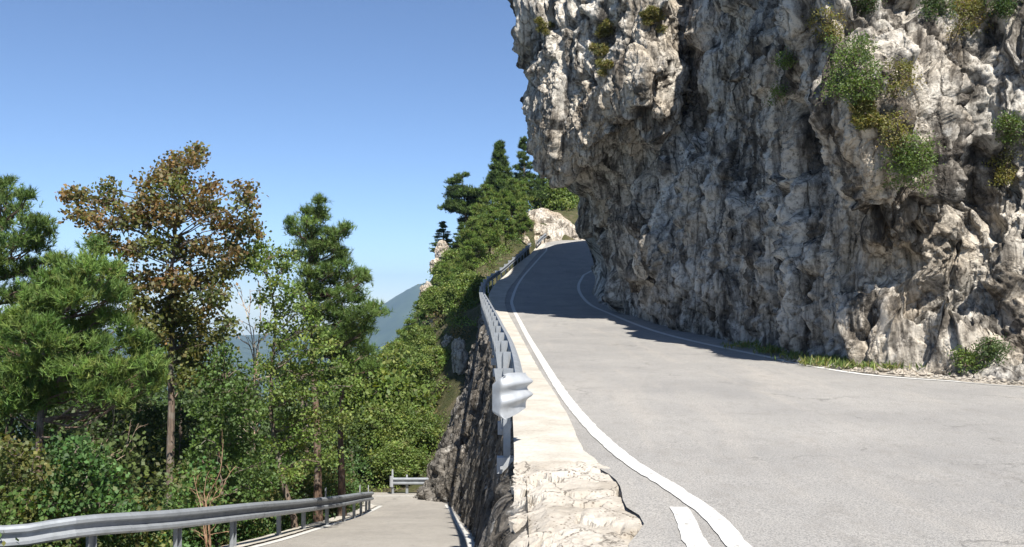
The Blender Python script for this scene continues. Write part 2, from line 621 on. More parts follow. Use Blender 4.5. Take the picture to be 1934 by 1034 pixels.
ys = np.concatenate([np.arange(-9, 60, .25), np.arange(60, 112, .5)])
xl = x_at(STRIP_L, np.minimum(ys, 95)) + .12
xl = np.where(ys < 9.2, x_at(STRIP_R, ys) - .06, xl)
xl = np.where(ys > 95, xl + (ys - 95) * .35, xl)
xr = np.where(ys < 17, 22, np.interp(ys, [17, 19, 22, 30, 45, 60, 70, 112], [17, 12, 9, 7.5, 8, 9.5, 16, 24]))
xr = np.maximum(xr, xl + 3)
u = np.linspace(0, 1, 40) ** 1.2
X = xl[:, None] + (xr - xl)[:, None] * u[None]
Yg = np.repeat(ys[:, None], 40, 1)
Zg = g_up(Yg)
mb = MB()
mb.grid(np.stack([X, Yg, Zg], -1), flip=False)
upper_road = mb.build("upper_road", M['asphalt'])
tag(upper_road, "sunlit grey asphalt mountain road climbing past the cliff", "road", kind='structure')
mb = MB()
ribbon(mb, path(LINE_L, step=.12), .15, g_up, .008, wob=.012)
lo = mb.build("edge_line", M['paint'], upper_road)
tag(lo, "white edge line along the concrete strip")
mb = MB()
ribbon(mb, path(LINE_R, step=.15), .17, g_up, .008, wob=.012)
lo = mb.build("edge_line", M['paint'], upper_road)
tag(lo, "white edge line at the foot of the cliff")
# the older second line that splits off in front
mb = MB()
c2 = px_path([(1281, 960), (1299, 992), (1319, 1034)], g_up, post=[(1.2, 4.6), (1.0, 2.5)], step=.1)
ribbon(mb, c2, np.interp(c2[:, 1], [4.5, 6.8], [.18, .13]), g_up, .007, wob=.014)
tag(mb.build("old_edge_line", M['paint'], upper_road), "short worn white wedge beside the edge line")

# ---------------------------------------------------------------- lower road
LOW_L = px_path([(480, 1034), (560, 1012), (640, 987), (700, 966), (719, 956)], g_lo, pre=[(-5.2, -6), (-6.6, 0), (-6.9, 6), (-5.9, 12), (-5.1, 15.5)])
LOW_R = px_path([(891, 1034), (872, 1000), (853, 968), (843, 954)], g_lo, pre=[(-4.0, -6), (-1.7, 0), (-1.0, 5), (-.75, 10), (-.7, 14)])
ys = np.arange(-8, 42.6, .3)
xl = x_at(LOW_L, ys) - .55
xl = np.where(ys > 36, np.interp(ys, [36, 38, 42.6], [x_at(LOW_L, 36) - .5, -6.0, -6.3]), xl)
xr = np.where(ys < 38, x_at(LOW_R, np.minimum(ys, 38)) + 1.0, 2.0)
u = np.linspace(0, 1, 24)
X = xl[:, None] + (xr - xl)[:, None] * u[None]
Yg = np.repeat(ys[:, None], 24, 1)
mb = MB()
mb.grid(np.stack([X, Yg, g_lo(Yg)], -1))
lower_road = mb.build("lower_road", M['asphalt2'])
tag(lower_road, "narrow sunlit lower road dropping below the retaining wall", "road", kind='structure')
mb = MB()
c = path(np.concatenate([LOW_L, [[-5.35, 37.4], [-5.7, 38.3]]]), step=.2)
ribbon(mb, c, .16, g_lo, .008, wob=.015)
tag(mb.build("edge_line", M['paint'], lower_road), "white edge line below the left guardrail")
mb = MB()
ribbon(mb, path(LOW_R, step=.2), .15, g_lo, .008, wob=.012)
tag(mb.build("edge_line", M['paint'], lower_road), "white edge line at the foot of the retaining wall")
mb = MB()
c = path([[-6.0, 41.2], [-4.8, 41.25], [-3.4, 41.2]], step=.2)
ribbon(mb, c, .14, g_lo, .008, wob=.015)
tag(mb.build("edge_line", M['paint'], lower_road), "white edge line in front of the far guardrail")
# pale concrete verge between the line and the guardrail posts
mb = MB()
c = path(np.concatenate([LOW_L[:, :2] + np.array([-.34, 0]), [[-5.7, 37.6], [-6.1, 38.6]]]), step=.3)
ribbon(mb, c, .42, g_lo, .03, wob=.03)
verge = mb.build("verge", M['concrete'])
tag(verge, "pale concrete verge under the lower road guardrail", "verge", kind='structure')

# ---------------------------------------------------------------- terrain
cp = []
for y in np.arange(-8, 43, 6.0):
    xe = float(x_at(LOW_L, min(y, 36)))
    for dx, dz in ((-.7, -.25), (-2.2, -1.0), (-6, -4.0), (-14, -10), (-30, -24), (-60, -55)):
        cp.append((xe + dx, y, float(g_lo(y)) + dz))
    cp.append((xe + 1.5, y, float(g_lo(y)) - .45))
    cp.append((xe + 5.5, y, float(g_lo(y)) - .6))
    cp.append((14, y, float(g_lo(y)) - 1.5))
for px, py, Y in [(735, 938, 43.2), (790, 934, 43.5), (690, 936, 43), (640, 944, 43), (820, 862, 46), (765, 850, 51), (700, 850, 53), (640, 870, 52),
                  (842, 752, 49.5), (770, 740, 58), (705, 750, 56), (645, 770, 54), (872, 650, 53), (800, 645, 63), (742, 672, 58), (905, 572, 57),
                  (850, 545, 69), (805, 535, 79), (790, 610, 74), (935, 520, 68), (880, 480, 82), (845, 470, 86), (960, 485, 82), (1002, 470, 93), (935, 430, 94), (900, 440, 92),
                  (1080, 450, 109), (1035, 402, 110), (1000, 410, 106), (960, 415, 104), (1060, 380, 122), (1100, 340, 130), (1160, 330, 135)]:
    cp.append(tuple(P(px, py, Y)))
for x, y, z in [(-9.8, 72, -9), (-9.8, 82, -7.5), (-9.3, 92, -5), (-9.2, 66, -7.5), (-10.5, 60, -10), (-13, 66, -15), (-14, 80, -14), (-22, 55, -19), (-22, 75, -14), (-18, 95, -16), (-10, 100, -8), (-10, 110, -9), (-7.5, 104, 0), (-14, 112, -14), (-9, 128, -8), (-6, 118, 0), (-18, 125, -18), (-12, 115, -11), (-3.5, 105, 7), (-2, 112, 8), (-40, 60, -40), (-50, 100, -42), (-30, 130, -30), (-60, 135, -40), (8, 100, 6.0), (4, 85, 3.7), (3, 70, 1.5), (12, 108, 6.4), (26, 100, 7),
                (30, 125, 14), (10, 135, 12), (30, 60, 5), (30, 30, 0), (26, 5, -3), (26, -8, -3), (2, 55, -.9), (6, 60, 0), (-20, -8, -12)]:
    cp.append((x, y, z))
cp = np.array(cp)
_ter = RBF(cp[:, :2], cp[:, 2], 2e-4)


def terrain(x, y):
    x = np.atleast_1d(np.asarray(x, float)).ravel()
    y = np.atleast_1d(np.asarray(y, float)).ravel()
    z = _ter(np.stack([x, y], 1))
    lowcap = np.where(y < 42.5, g_lo(y) - .35 - .0 * x, 99)       # never above the lower road under it
    z = np.where((y < 42.8) & (x > x_at(LOW_L, np.minimum(y, 36)) - 1.2), np.minimum(z, lowcap), z)
    xs = x_at(STRIP_L, np.clip(y, -9, 95))
    under = (x > xs - .3) & (y < 104)
    z = np.where(under, np.minimum(z, g_up(y) - .5), z)
    return z


xs_ = np.concatenate([np.linspace(-70, -24, 24, endpoint=False), np.linspace(-24, 14, 110), np.linspace(15, 36, 12)])
ys_ = np.concatenate([np.linspace(-9, 60, 140), np.linspace(61, 140, 90)])
XX, YY = np.meshgrid(xs_, ys_)
ZZ = terrain(XX, YY).reshape(XX.shape)
pp = np.stack([XX.ravel(), YY.ravel(), ZZ.ravel()], 1)
rough = fbm(pp * .45, 4) * .35 * smoothstep(0, 4, (x_at(LOW_L, np.minimum(pp[:, 1], 36)) - 1.2) - pp[:, 0])
rough = np.where(pp[:, 1] > 44, fbm(pp * .3, 5) * .5 * smoothstep(44, 50, pp[:, 1]), rough)
rough = np.where((pp[:, 0] > x_at(STRIP_L, np.clip(pp[:, 1], -9, 95)) - 1.5), np.minimum(rough, 0), rough)
pp[:, 2] += rough
pp[:, 2] -= 9.0 * smoothstep(0, 1, (np.abs(pp[:, 0] + 17) - 46) / 7) * 0
mb = MB()
mb.grid(pp.reshape(len(ys_), len(xs_), 3))
hill = mb.build("hillside", M['soil'], smooth=True)
tag(hill, "steep wooded mountainside below and beyond the roads", "hillside", kind='structure')

# far valley and mountain
def far_h(x, y):
    p = np.stack([x, y, np.zeros_like(x)], 1)
    base = -420 + 60 * fbm(p / 900, 4)
    ridge = np.interp(x / np.maximum(y, 1), [-.55, -.40, -.26, -.20, -.15, -.125, -.10, -.06, .0, .1, .3], [-190, -150, -175, -140, -60, 30, 100, 130, 135, 135, 135])
    m = np.exp(-((y - 5200) / 1100.0) ** 2)
    return np.maximum(base, base * (1 - m) + m * (ridge + 26 * ridged(p / 420, 4) - 30))


ang = np.linspace(-1.5, 1.5, 260)
rad = np.concatenate([np.geomspace(30, 2500, 40), np.linspace(2600, 9000, 90)])
AA, RR = np.meshgrid(ang, rad)
fx, fy = (RR * np.sin(AA)).ravel(), (RR * np.cos(AA)).ravel()
fz = far_h(fx, fy)
near_drop = np.interp(np.hypot(fx, fy), [0, 150, 500], [-75, -130, -1000])
fz = np.maximum(fz, near_drop)
mb = MB()
mb.grid(np.stack([fx, fy, fz], -1).reshape(len(rad), len(ang), 3), flip=True)
mm = NT("far_forest")
pn = mm.pos()
cc = mm.ramp(mm.noise(pn, .006, 8, .7), [(.35, (.03, .05, .02)), (.6, (.06, .085, .035)), (.72, (.16, .15, .10))])
far_mat = mm.surf(cc, 1.0, spec=.0)
mo = mb.build("mountain", far_mat, smooth=True)
tag(mo, "hazy blue forested mountain and valley far beyond the trees", "mountain", kind='structure')

# ================================================================== CLIFF
SIL = np.array([(-500, 1000), (-200, 962), (0, 972), (40, 979), (80, 985), (112, 985), (150, 1001), (190, 996), (222, 1004), (250, 1010), (300, 1021), (340, 1044), (358, 1066), (380, 1087), (430, 1098), (452, 1108), (480, 1114), (530, 1117), (556, 1118)], float)


def sil(py):
    return np.interp(py, SIL[:, 0], SIL[:, 1])


_bx, _by = project(np.stack([CLIFF_BASE[:, 0], CLIFF_BASE[:, 1], g_up(CLIFF_BASE[:, 1])], -1))
_o = np.argsort(_bx)


def base_py(px):
    return np.interp(px, _bx[_o], _by[_o])


def base_Y(px):
    return np.interp(px, _bx[_o], CLIFF_BASE[_o, 1])


ctl = []
for px in (2500, 2300, 2100, 1934, 1860, 1800, 1740, 1690, 1640, 1600, 1560, 1520, 1480, 1440, 1400, 1360, 1320, 1290, 1250, 1220, 1190, 1165, 1140, 1125, 1118):
    ctl.append((px, float(base_py(px)), float(base_Y(px))))
ctl += [(2500, 400, 13.6), (2500, 0, 14.6), (2500, -450, 18), (2200, 600, 15.9), (2200, 300, 16.2), (2200, 0, 17.0), (2200, -450, 21),
        (1934, 640, 17.4), (1934, 500, 18.4), (1934, 300, 18.9), (1934, 100, 19.0), (1934, -100, 19.8), (1934, -450, 24),
        (1860, 640, 18.0), (1860, 560, 18.9), (1860, 450, 19.2), (1860, 330, 19.4),
        (1800, 650, 18.4), (1800, 560, 19.4), (1800, 460, 19.6), (1800, 350, 19.0), (1800, 200, 19.0), (1800, 0, 20.0), (1800, -200, 22), (1800, -450, 26),
        (1740, 640, 18.6), (1740, 560, 19.6), (1740, 450, 19.4),
        (1690, 640, 18.8), (1690, 570, 19.6), (1690, 450, 19.4), (1690, 360, 18.0), (1690, 280, 17.5), (1690, 150, 18.2), (1690, 0, 19.8), (1690, -200, 22.4), (1690, -450, 27),
        (1640, 620, 19.0), (1600, 600, 19.6), (1600, 450, 19.5), (1600, 330, 19.0), (1600, 240, 18.7), (1600, 100, 19.2), (1600, -50, 19.8), (1600, -450, 27),
        (1520, 600, 21.2), (1520, 450, 21.4), (1520, 300, 21.5), (1520, 180, 20.6), (1520, 50, 20.6), (1520, -100, 20.6), (1520, -450, 28),
        (1450, 550, 23.6), (1450, 400, 24.1), (1450, 200, 24.8), (1450, 0, 25.8), (1450, -450, 30),
        (1370, 550, 26.7), (1370, 350, 28.1), (1370, 150, 28.7), (1370, 0, 29.2), (1370, -450, 33),
        (1300, 550, 29.8), (1300, 400, 30.8), (1300, 250, 33.6), (1300, 100, 37.0), (1300, -100, 37.2), (1340, 100, 32.6), (1340, -60, 32.8), (1266, 110, 33.0), (1266, 0, 33.4), (1264, 210, 33.2), (1284, 110, 36.2), (1284, 0, 36.6), (1282, 210, 35.2), (1300, -450, 36),
        (1250, 500, 32.4), (1250, 350, 33.8), (1250, 220, 33.2), (1250, 100, 33.2), (1250, 0, 33.8), (1250, -450, 38),
        (1180, 500, 38.5), (1180, 400, 39), (1180, 310, 37.0), (1180, 240, 35.0), (1180, 100, 34.8), (1180, -100, 35.6), (1180, -450, 40),
        (1110, 450, 49), (1110, 400, 44.5), (1110, 350, 40.3), (1110, 290, 37.0), (1110, 200, 36.2), (1110, 50, 36.6), (1110, -100, 37.5), (1110, -450, 42),
        (1050, 340, 41), (1050, 280, 38.5), (1050, 200, 38), (1050, 100, 38), (1050, 0, 38.4), (1050, -450, 44),
        (1000, 250, 41), (1000, 150, 40.4), (990, 50, 40), (990, -100, 41), (1000, -450, 47), (1120, 500, 60)]
ctl = np.array(ctl, float)
_cl = RBF(ctl[:, :2], ctl[:, 2], 1e-5)
TOP = None
colpx = np.concatenate([np.linspace(2500, 1950, 50, endpoint=False), np.linspace(1950, 1118, 430)])
tt = np.concatenate([np.linspace(0, .72, 350, endpoint=False), np.linspace(.72, 1, 70)])
def front_grid(colpx):
    """cliff front for a list of base columns: grid of points [column, row]"""
    s = (2500 - colpx) / (2500 - 1118)
    bp = base_py(colpx) + 2
    TOP = np.interp(colpx, [1118, 1230, 1330, 1500, 2500], [-130, -150, -230, -330, -420])
    pyg = bp[:, None] + tt[None] * (TOP[:, None] - bp[:, None])
    sh = (sil(pyg) - 1118) * (s[:, None] ** 7)
    pxg = colpx[:, None] + sh
    edge = np.clip((pxg - sil(pyg)) / 46.0, 0, 1)
    Yc = _cl(np.stack([pxg.ravel(), pyg.ravel()], 1)).reshape(pxg.shape)
    Yc = Yc + 3.0 * (1 - np.sqrt(np.clip(1 - (1 - edge) ** 2, 0, 1)))
    k = Yc / (FPX * CP - (517 - pyg) * SP)
    front = np.stack([(pxg - 967) * k, Yc, (FPX * SP + (517 - pyg) * CP) * k], -1)
    return front


f0 = front_grid(colpx)
dl = np.linalg.norm(np.diff(f0[:, ::6], axis=0), axis=2)
met = dl.mean(1) + 1.2 * np.percentile(dl, 92, axis=1) + .022 * np.abs(np.diff(colpx))
met *= np.where(colpx[1:] > 1950, .22, 1.0)
cum = np.concatenate([[0], np.cumsum(met)])
colpx = np.interp(np.linspace(0, cum[-1], 1000), cum, colpx)
front = front_grid(colpx)
front[:, 0, 2] -= .5
# the rock wraps round behind its left edge, back into the mountain
last = front[-1]
nb = 46
back = []
for j in range(1, nb):
    q = j / (nb - 1)
    tgt = np.stack([np.interp(q, [0, .35, 1], [0, 4, 22]) * np.ones(len(last)), np.interp(q, [0, .35, 1], [0, 10, 22]) * np.ones(len(last)), np.zeros(len(last))], 1)
    b = last + tgt
    full = np.stack([np.interp(q, [0, .15, .35, .6, .75, 1], [5.2, 6.6, 7.6, 9.2, 14, 28]), np.interp(q, [0, .15, .35, .6, .75, 1], [62, 67, 78, 88, 94, 97])])
    w = q ** .8
    b[:, :2] = b[:, :2] * (1 - w) + full[None] * w
    b[:, 2] = last[:, 2] + np.maximum(0, last[:, 2]) * .62 * smoothstep(.17, .42, q) + np.where(last[:, 2] < 4, 3.5 * smoothstep(.1, .6, q) * (1 - last[:, 2] / 4), 0)  # unseen rear raised so that its shadow covers the far road
    back.append(b)
surf = np.concatenate([front, np.stack(back)], 0)
# the top leans back into a plateau
topv = surf[:, -1]
cap = []
for j in range(1, 9):
    q = j / 8
    c = topv.copy()
    c[:, 0] += q * 16
    c[:, 1] += q * 10
    c[:, 2] += 2.5 * q - .8 * q * q
    cap.append(c)
surf = np.concatenate([surf, np.stack(cap, 1)], 1)
du = np.gradient(surf, axis=0)
dv = np.gradient(surf, axis=1)
nr = np.cross(du, dv)
nr /= np.linalg.norm(nr, axis=2)[..., None] + 1e-9
if (nr[500, 100, 1]) > 0:
    nr = -nr
# smooth the normals a little so that displaced edges do not fold over
for _ in range(6):
    nr[1:-1] = (nr[:-2] + 2 * nr[1:-1] + nr[2:]) / 4
    nr[:, 1:-1] = (nr[:, :-2] + 2 * nr[:, 1:-1] + nr[:, 2:]) / 4
nr /= np.linalg.norm(nr, axis=2)[..., None] + 1e-9
q = surf.reshape(-1, 3)
warp = np.stack([fbm(q * .6, 3), fbm(q * .6 + 40, 3), fbm(q * .6 + 80, 3)], 1)
qw = q + warp * .35
st = qw * np.array([1, 1, .34])
fpx, fpy = project(q)
sunny = smoothstep(1610, 1740, fpx)
calm = 1 - .5 * sunny
d = .45 * calm * fbm(q * .26, 4)
d += .34 * ridged(st * .5, 4) - .1
v0, e0, t0 = cells(st * np.array([1, 1, 1.25]) * .42 + 21)
d += calm * (.75 * (v0 - .35) + .55 * t0) * smoothstep(0, .16, e0) - .22 * calm * (1 - smoothstep(0, .12, e0))
v1, e1, t1 = cells(st * .95)
d += (.36 * (v1 - .3) + .34 * t1) * smoothstep(0, .17, e1) - .10 * (1 - smoothstep(0, .13, e1))
v2, e2, t2 = cells(qw * np.array([1, 1, .42]) * 2.6 + 9)
d += (.12 * (v2 - .25) + .12 * t2) * smoothstep(0, .22, e2) - .03 * (1 - smoothstep(0, .14, e2))
d += .06 * ridged(st * 3.3 + 7, 4)
v3, e3, t3 = cells(q * np.array([1, 1, .6]) * 6 + 3)
d += (.04 * (v3 - .2) + .04 * t3) * smoothstep(0, .3, e3)
# upright slabs and fins on the sunny right side
v4, e4, t4 = cells((q + warp * .25) * np.array([1, 1, .16]) * 1.15 + 33)
d += sunny * ((.42 * (v4 - .4) + .5 * t4) * smoothstep(0, .13, e4) - .10 * (1 - smoothstep(0, .1, e4)))
fin = np.exp(-((fpx - 1765) / 110.0) ** 2) * smoothstep(700, 680, fpy) * (1 - smoothstep(640, 560, fpy))
d += .34 * fin * (ridged((q + warp * .5) * np.array([1, 1, .3]) * .8 + 3, 2) - .2)
rowf = np.broadcast_to(np.minimum(1, .25 + np.arange(surf.shape[1]) / 25.0)[None], surf.shape[:2]).reshape(-1)
hole = fbm(st * 1.15 + 61, 3)
d -= .34 * calm * smoothstep(.34, .62, hole)
d += .05 * ridged(q * 4.2 + 11, 3)
d -= np.median(d) + .06
# soften the relief where the mesh is too coarse to carry it
dg = d.reshape(surf.shape[:2])
spc = np.zeros(dg.shape)
spc[1:] = np.linalg.norm(np.diff(surf, axis=0), axis=2)
spc[:, 1:] = np.maximum(spc[:, 1:], np.linalg.norm(np.diff(surf, axis=1), axis=2))
sm = dg.copy()
for _ in range(10):
    sm[1:-1] = (sm[:-2] + 2 * sm[1:-1] + sm[2:]) / 4
    sm[:, 1:-1] = (sm[:, :-2] + 2 * sm[:, 1:-1] + sm[:, 2:]) / 4
    spc[1:-1] = (spc[:-2] + 2 * spc[1:-1] + spc[2:]) / 4
wgt = smoothstep(.05, .11, spc)
sm2 = sm.copy()
for _ in range(70):
    sm2[1:-1] = (sm2[:-2] + 2 * sm2[1:-1] + sm2[2:]) / 4
    sm2[:, 1:-1] = (sm2[:, :-2] + 2 * sm2[:, 1:-1] + sm2[:, 2:]) / 4
wg2 = smoothstep(.10, .20, spc)
sm = sm * (1 - wg2) + sm2 * wg2
d = (dg * (1 - wgt) + sm * wgt).ravel()
d *= rowf
surf2 = (q + nr.reshape(-1, 3) * d[:, None]).reshape(surf.shape)
mb = MB()
mb.grid(surf2, flip=True)
cliff = mb.build("cliff", M['cliff'], smooth=True)
tag(cliff, "overhanging grey limestone cliff leaning over the upper road", "cliff", kind='structure')
CLV = surf2.reshape(-1, 3)
_ux, _uy = project(CLV)
_front_ok = np.zeros(surf2.shape[:2], bool)
_front_ok[:front.shape[0], :front.shape[1]] = True
_front_ok = _front_ok.ravel()


def on_cliff(px, py, r=6):
    m = _front_ok & (np.abs(_ux - px) < r) & (np.abs(_uy - py) < r)
    if not m.any():
        return on_cliff(px, py, r * 1.8)
    i = np.where(m)[0]
    i = i[np.argmin(CLV[i, 1])]
    return CLV[i], nr.reshape(-1, 3)[i]


# ================================================================== RETAINING WALL
mb = MB()
rows = []
foot_px = [(905, 1034), (884, 1000), (866, 972), (852, 954)]
fy = [on(g_lo, a, b) for a, b in foot_px]
FOOT = [(-4.6, -7), (-2.6, -3), (-1.2, 1), (-.62, 6), (-.52, 11), (-.56, 15.5)] + [(p[0] + .05, p[1]) for p in fy] + [(-2.55, 39.0), (-3.35, 39.5), (-3.78, 40.2), (-3.75, 41.2), (-3.5, 43.0), (-3.2, 45.0), (-2.7, 48.0), (-2.3, 52.0), (-1.9, 55)]
TOPY = [-7, -3, 1, 6, 11, 15.5] + [p[1] + (.2 if p[1] < 25 else 1.0) for p in fy] + [40.5, 41.5, 42.8, 44.2, 46, 48, 50.5, 53.5, 55.8]
fp = path(np.column_stack([np.array(FOOT), np.array(TOPY)]), step=.14)
nv = 70
vv = np.linspace(0, 1, nv)
topx = x_at(STRIP_L, fp[:, 2]) - .02
ftz = np.where(fp[:, 1] < 42.5, g_lo(np.minimum(fp[:, 1], 41.5)) - .3, np.interp(fp[:, 1], [42.5, 46, 50, 55], [-8.7, -8.4, -6, -3]))
topz = g_up(fp[:, 2]) - .02
A = np.stack([fp[:, 0], fp[:, 1], ftz], -1)
B = np.stack([topx, fp[:, 2], topz], -1)
bow = np.sin(vv * math.pi)
wall = A[:, None] * (1 - vv)[None, :, None] + B[:, None] * vv[None, :, None]
bw = np.interp(fp[:, 1], [0, 30, 38, 40, 45, 55], [.0, .05, .1, .12, .1, .1])
wall[..., 0] += bw[:, None] * bow[None]
q = wall.reshape(-1, 3)
st = (q + .2 * np.stack([fbm(q, 3), fbm(q + 30, 3), fbm(q + 60, 3)], 1)) * np.array([1, 1, .3])
v1, e1, t1 = cells(st * 1.1)
v2, e2, t2 = cells(st * np.array([1, 1, 1.6]) * 3.2)
d = (.26 * (v1 - .3) + .12 * t1) * smoothstep(0, .18, e1) - .07 * (1 - smoothstep(0, .12, e1)) + .12 * (v2 - .4) * smoothstep(0, .25, e2) + .08 * ridged(st * 1.6, 4) + .05 * fbm(q * 5, 3)
d *= np.broadcast_to(np.interp(fp[:, 1], [0, 20, 36, 40, 55], [.55, .6, .8, 1.5, 2.0])[:, None], wall.shape[:2]).ravel()
fade = np.broadcast_to((1 - smoothstep(.86, .985, vv))[None], wall.shape[:2]).ravel()
d = d * fade - .06 * smoothstep(.9, .97, np.broadcast_to(vv[None], wall.shape[:2]).ravel())
nrm = np.cross(np.gradient(wall, axis=0), np.gradient(wall, axis=1)).reshape(-1, 3)
nrm /= np.linalg.norm(nrm, axis=1)[:, None] + 1e-9
if nrm[40 * nv + 20, 0] > 0:
    nrm = -nrm
q2 = (q + nrm * d[:, None]).reshape(wall.shape)
mb.grid(q2, flip=True)
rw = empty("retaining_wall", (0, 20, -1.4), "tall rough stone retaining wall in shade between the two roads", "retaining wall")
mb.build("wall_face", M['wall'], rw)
# concrete strip on top of it (flush with the road), with a lip over the face
yy = np.concatenate([np.arange(-8.5, 4, .15), np.arange(4, 10, .035), np.arange(10, 96, .25)])
nx = 56
L_, R_ = x_at(STRIP_L, yy) - .07, x_at(STRIP_R, yy) + .03
uu = np.linspace(0, 1, nx)
cx = L_[:, None] + (R_ - L_)[:, None] * uu[None]
cy = np.repeat(yy[:, None], nx, 1)
lift = .035 * (1 - np.clip((uu - .75) / .25, 0, 1) * .3)
cz = g_up(cy) + lift[None]
nz = fbm(np.stack([cx.ravel() * 1.3, cy.ravel() * 1.3, np.zeros(cx.size)], 1), 4).reshape(cx.shape)
brk = (1 - smoothstep(8.0, 8.9, cy + .35 * nz))
p3 = np.stack([cx.ravel(), cy.ravel(), np.zeros(cx.size)], 1)
pw = p3 + .16 * np.stack([fbm(p3 * 2.2, 4), fbm(p3 * 2.2 + 20, 4), 0 * p3[:, 0]], 1) + np.array([.37, .11, .4])
v, e, t = cells(pw * 1.9)
v2, e2, t2 = cells(pw * 7 + 5)
pit = fbm(p3 * 2.2 + 9, 3)
rub = (.05 * (v - .4) + .03 * t) * smoothstep(0, .2, e) - .08 * (1 - smoothstep(0, .12, e)) * smoothstep(-.25, .2, pit) + (.03 * (v2 - .5) * smoothstep(0, .45, e2) - .02 * (1 - smoothstep(0, .35, e2))) * smoothstep(.05, .5, pit) + .022 * fbm(p3 * 3, 3) + .006 * ridged(p3 * 11, 2)
edgef = np.interp(uu, [0, .12, 1], [1.6, 1.0, .55])
cz += (rub.reshape(cx.shape) * edgef[None] - .02 - .12 * np.interp(uu, [0, .25, 1], [1, .2, 0.3])[None]) * brk
cz += .006 * nz * (1 - brk)
ex = fbm(np.stack([yy * 2.2, yy * 0, yy * 0 + 3], 1), 4)
wr, wl = smoothstep(.7, 1, uu)[None], (1 - smoothstep(0, .3, uu))[None]
cx += wr * ((ex[:, None] * .09) * brk + (ex[:, None] * .018) * (1 - brk))
cx += wl * (ex[::-1][:, None] * .06) * brk
topg = np.stack([cx, cy, cz], -1)
lip = []
for dx, dz in ((.012, -.06), (.02, -.16), (.06, -.30)):
    w = topg[:, 0].copy()
    w[:, 0] += dx
    w[:, 2] += dz
    lip.append(w)
rlip = topg[:, -1].copy()
rlip[:, 0] += .01
rlip[:, 2] -= .12
full = np.concatenate([np.stack(lip[::-1], 1), topg, rlip[:, None]], 1)
mb = MB()
nbk = int((yy < 8.75).sum())
mb.grid(full[nbk - 1:])
mb.build("coping", M['concrete'], rw)
mb = MB()
mb.grid(full[:nbk])
tag(mb.build("broken_coping", M['rubble'], rw), "crumbled broken end of the concrete strip")
# ================================================================== GUARDRAILS
def wbeam(h=.31, dep=.082, th=.007):
    a = [(.012, .5), (.55, .46), (1.0, .36), (1.0, .22), (.12, .09), (.12, -.09), (1.0, -.22), (1.0, -.36), (.55, -.46), (.012, -.5)]
    f = [(o * dep, z * h) for o, z in a]
    b = [(o * dep - th, z * h) for o, z in a[::-1]]
    return f + b


def normals(pts, side):
    t = np.gradient(pts[:, :2], axis=0)
    t /= np.linalg.norm(t, axis=1)[:, None]
    n = np.stack([t[:, 1], -t[:, 0]], 1) * side
    return np.concatenate([n, np.zeros((len(n), 1))], 1)


def cpost(c, s, h, rz, w=.11, d=.07, th=.008):
    """C-section post: web and two flanges, base centre at c"""
    m = MB()
    for off, sz in (((0, 0), (w, th)), ((-w / 2 + th / 2, d / 2), (th, d)), ((w / 2 - th / 2, d / 2), (th, d))):
        cr, sr = math.cos(rz), math.sin(rz)
        o = (c[0] + off[0] * cr - off[1] * sr, c[1] + off[0] * sr + off[1] * cr, c[2])
        m.box(o, (sz[0], sz[1], h), rz)
    return m


# --- upper guardrail on the outer edge of the wall
rail_px = [(974, 747, 9.55), (968, 700, 12.3), (958, 652, 16.4), (946, 613, 21), (933, 585, 29), (921, 562, 38), (913, 546, 47), (914, 537, 53), (922, 527, 58), (940, 511, 64), (962, 496, 71), (984, 486, 79), (1002, 478, 88)]
rp = path([P(*a) for a in rail_px], step=.35)
rp[:, 2] = g_up(rp[:, 1]) + .60
xs = x_at(STRIP_L, rp[:, 1])
rp[:, 0] = np.minimum(rp[:, 0], xs + .12)
ug = empty("guardrail", (float(rp[0, 0]), float(rp[0, 1]), float(g_up(rp[0, 1]))), "galvanised guardrail along the upper road on the wall edge, with a curled end piece", "guardrail", "galvanised road guardrails")
mb = MB()
mb.loft(wbeam(), rp, normals(rp, 1))
mb.build("beam", M['steel'], ug)
Ls = np.concatenate([[0], np.cumsum(np.linalg.norm(np.diff(rp, axis=0), axis=1))])
nrmU = normals(rp, 1)
for i, sL in enumerate(np.arange(.35, Ls[-1], 2.6)):
    c = np.array([np.interp(sL, Ls, rp[:, k]) for k in range(3)])
    n = np.array([np.interp(sL, Ls, nrmU[:, k]) for k in range(3)])
    rz = math.atan2(n[1], n[0]) - math.pi / 2
    b = c - n * .12
    low = 1.05
    m = cpost((b[0], b[1], c[2] + .17 - low), None, low, rz)
    po = m.build("post", M['steel'], ug)
    m = MB()
    # tapering spacer plate between post and beam, wide at the top
    v = []
    for dy in (-.004, .004):
        for a, z in ((-.20, .17), (.0, .17), (.0, -.16), (-.12, -.42)):
            v.append(b + n * (a + .10) + np.array([0, dy, 0]) + np.array([0, 0, z + .0]))
    v = np.array(v)
    v[:, 2] += c[2] - b[2]
    m.add(v, [[0, 1, 2, 3], [7, 6, 5, 4], [0, 4, 5, 1], [1, 5, 6, 2], [2, 6, 7, 3], [3, 7, 4, 0]])
    m.build("spacer", M['steel'], po)
    if i < 6:
        m = MB()
        m.box((b[0] + .02, b[1], c[2] + .17 - low - .02), (.15, .18, .16), rz)
        m.box((b[0] - .02, b[1] - .1, c[2] + .17 - low + .03), (.03, .03, .03), rz)
        m.build("base_plate", M['white'], po)
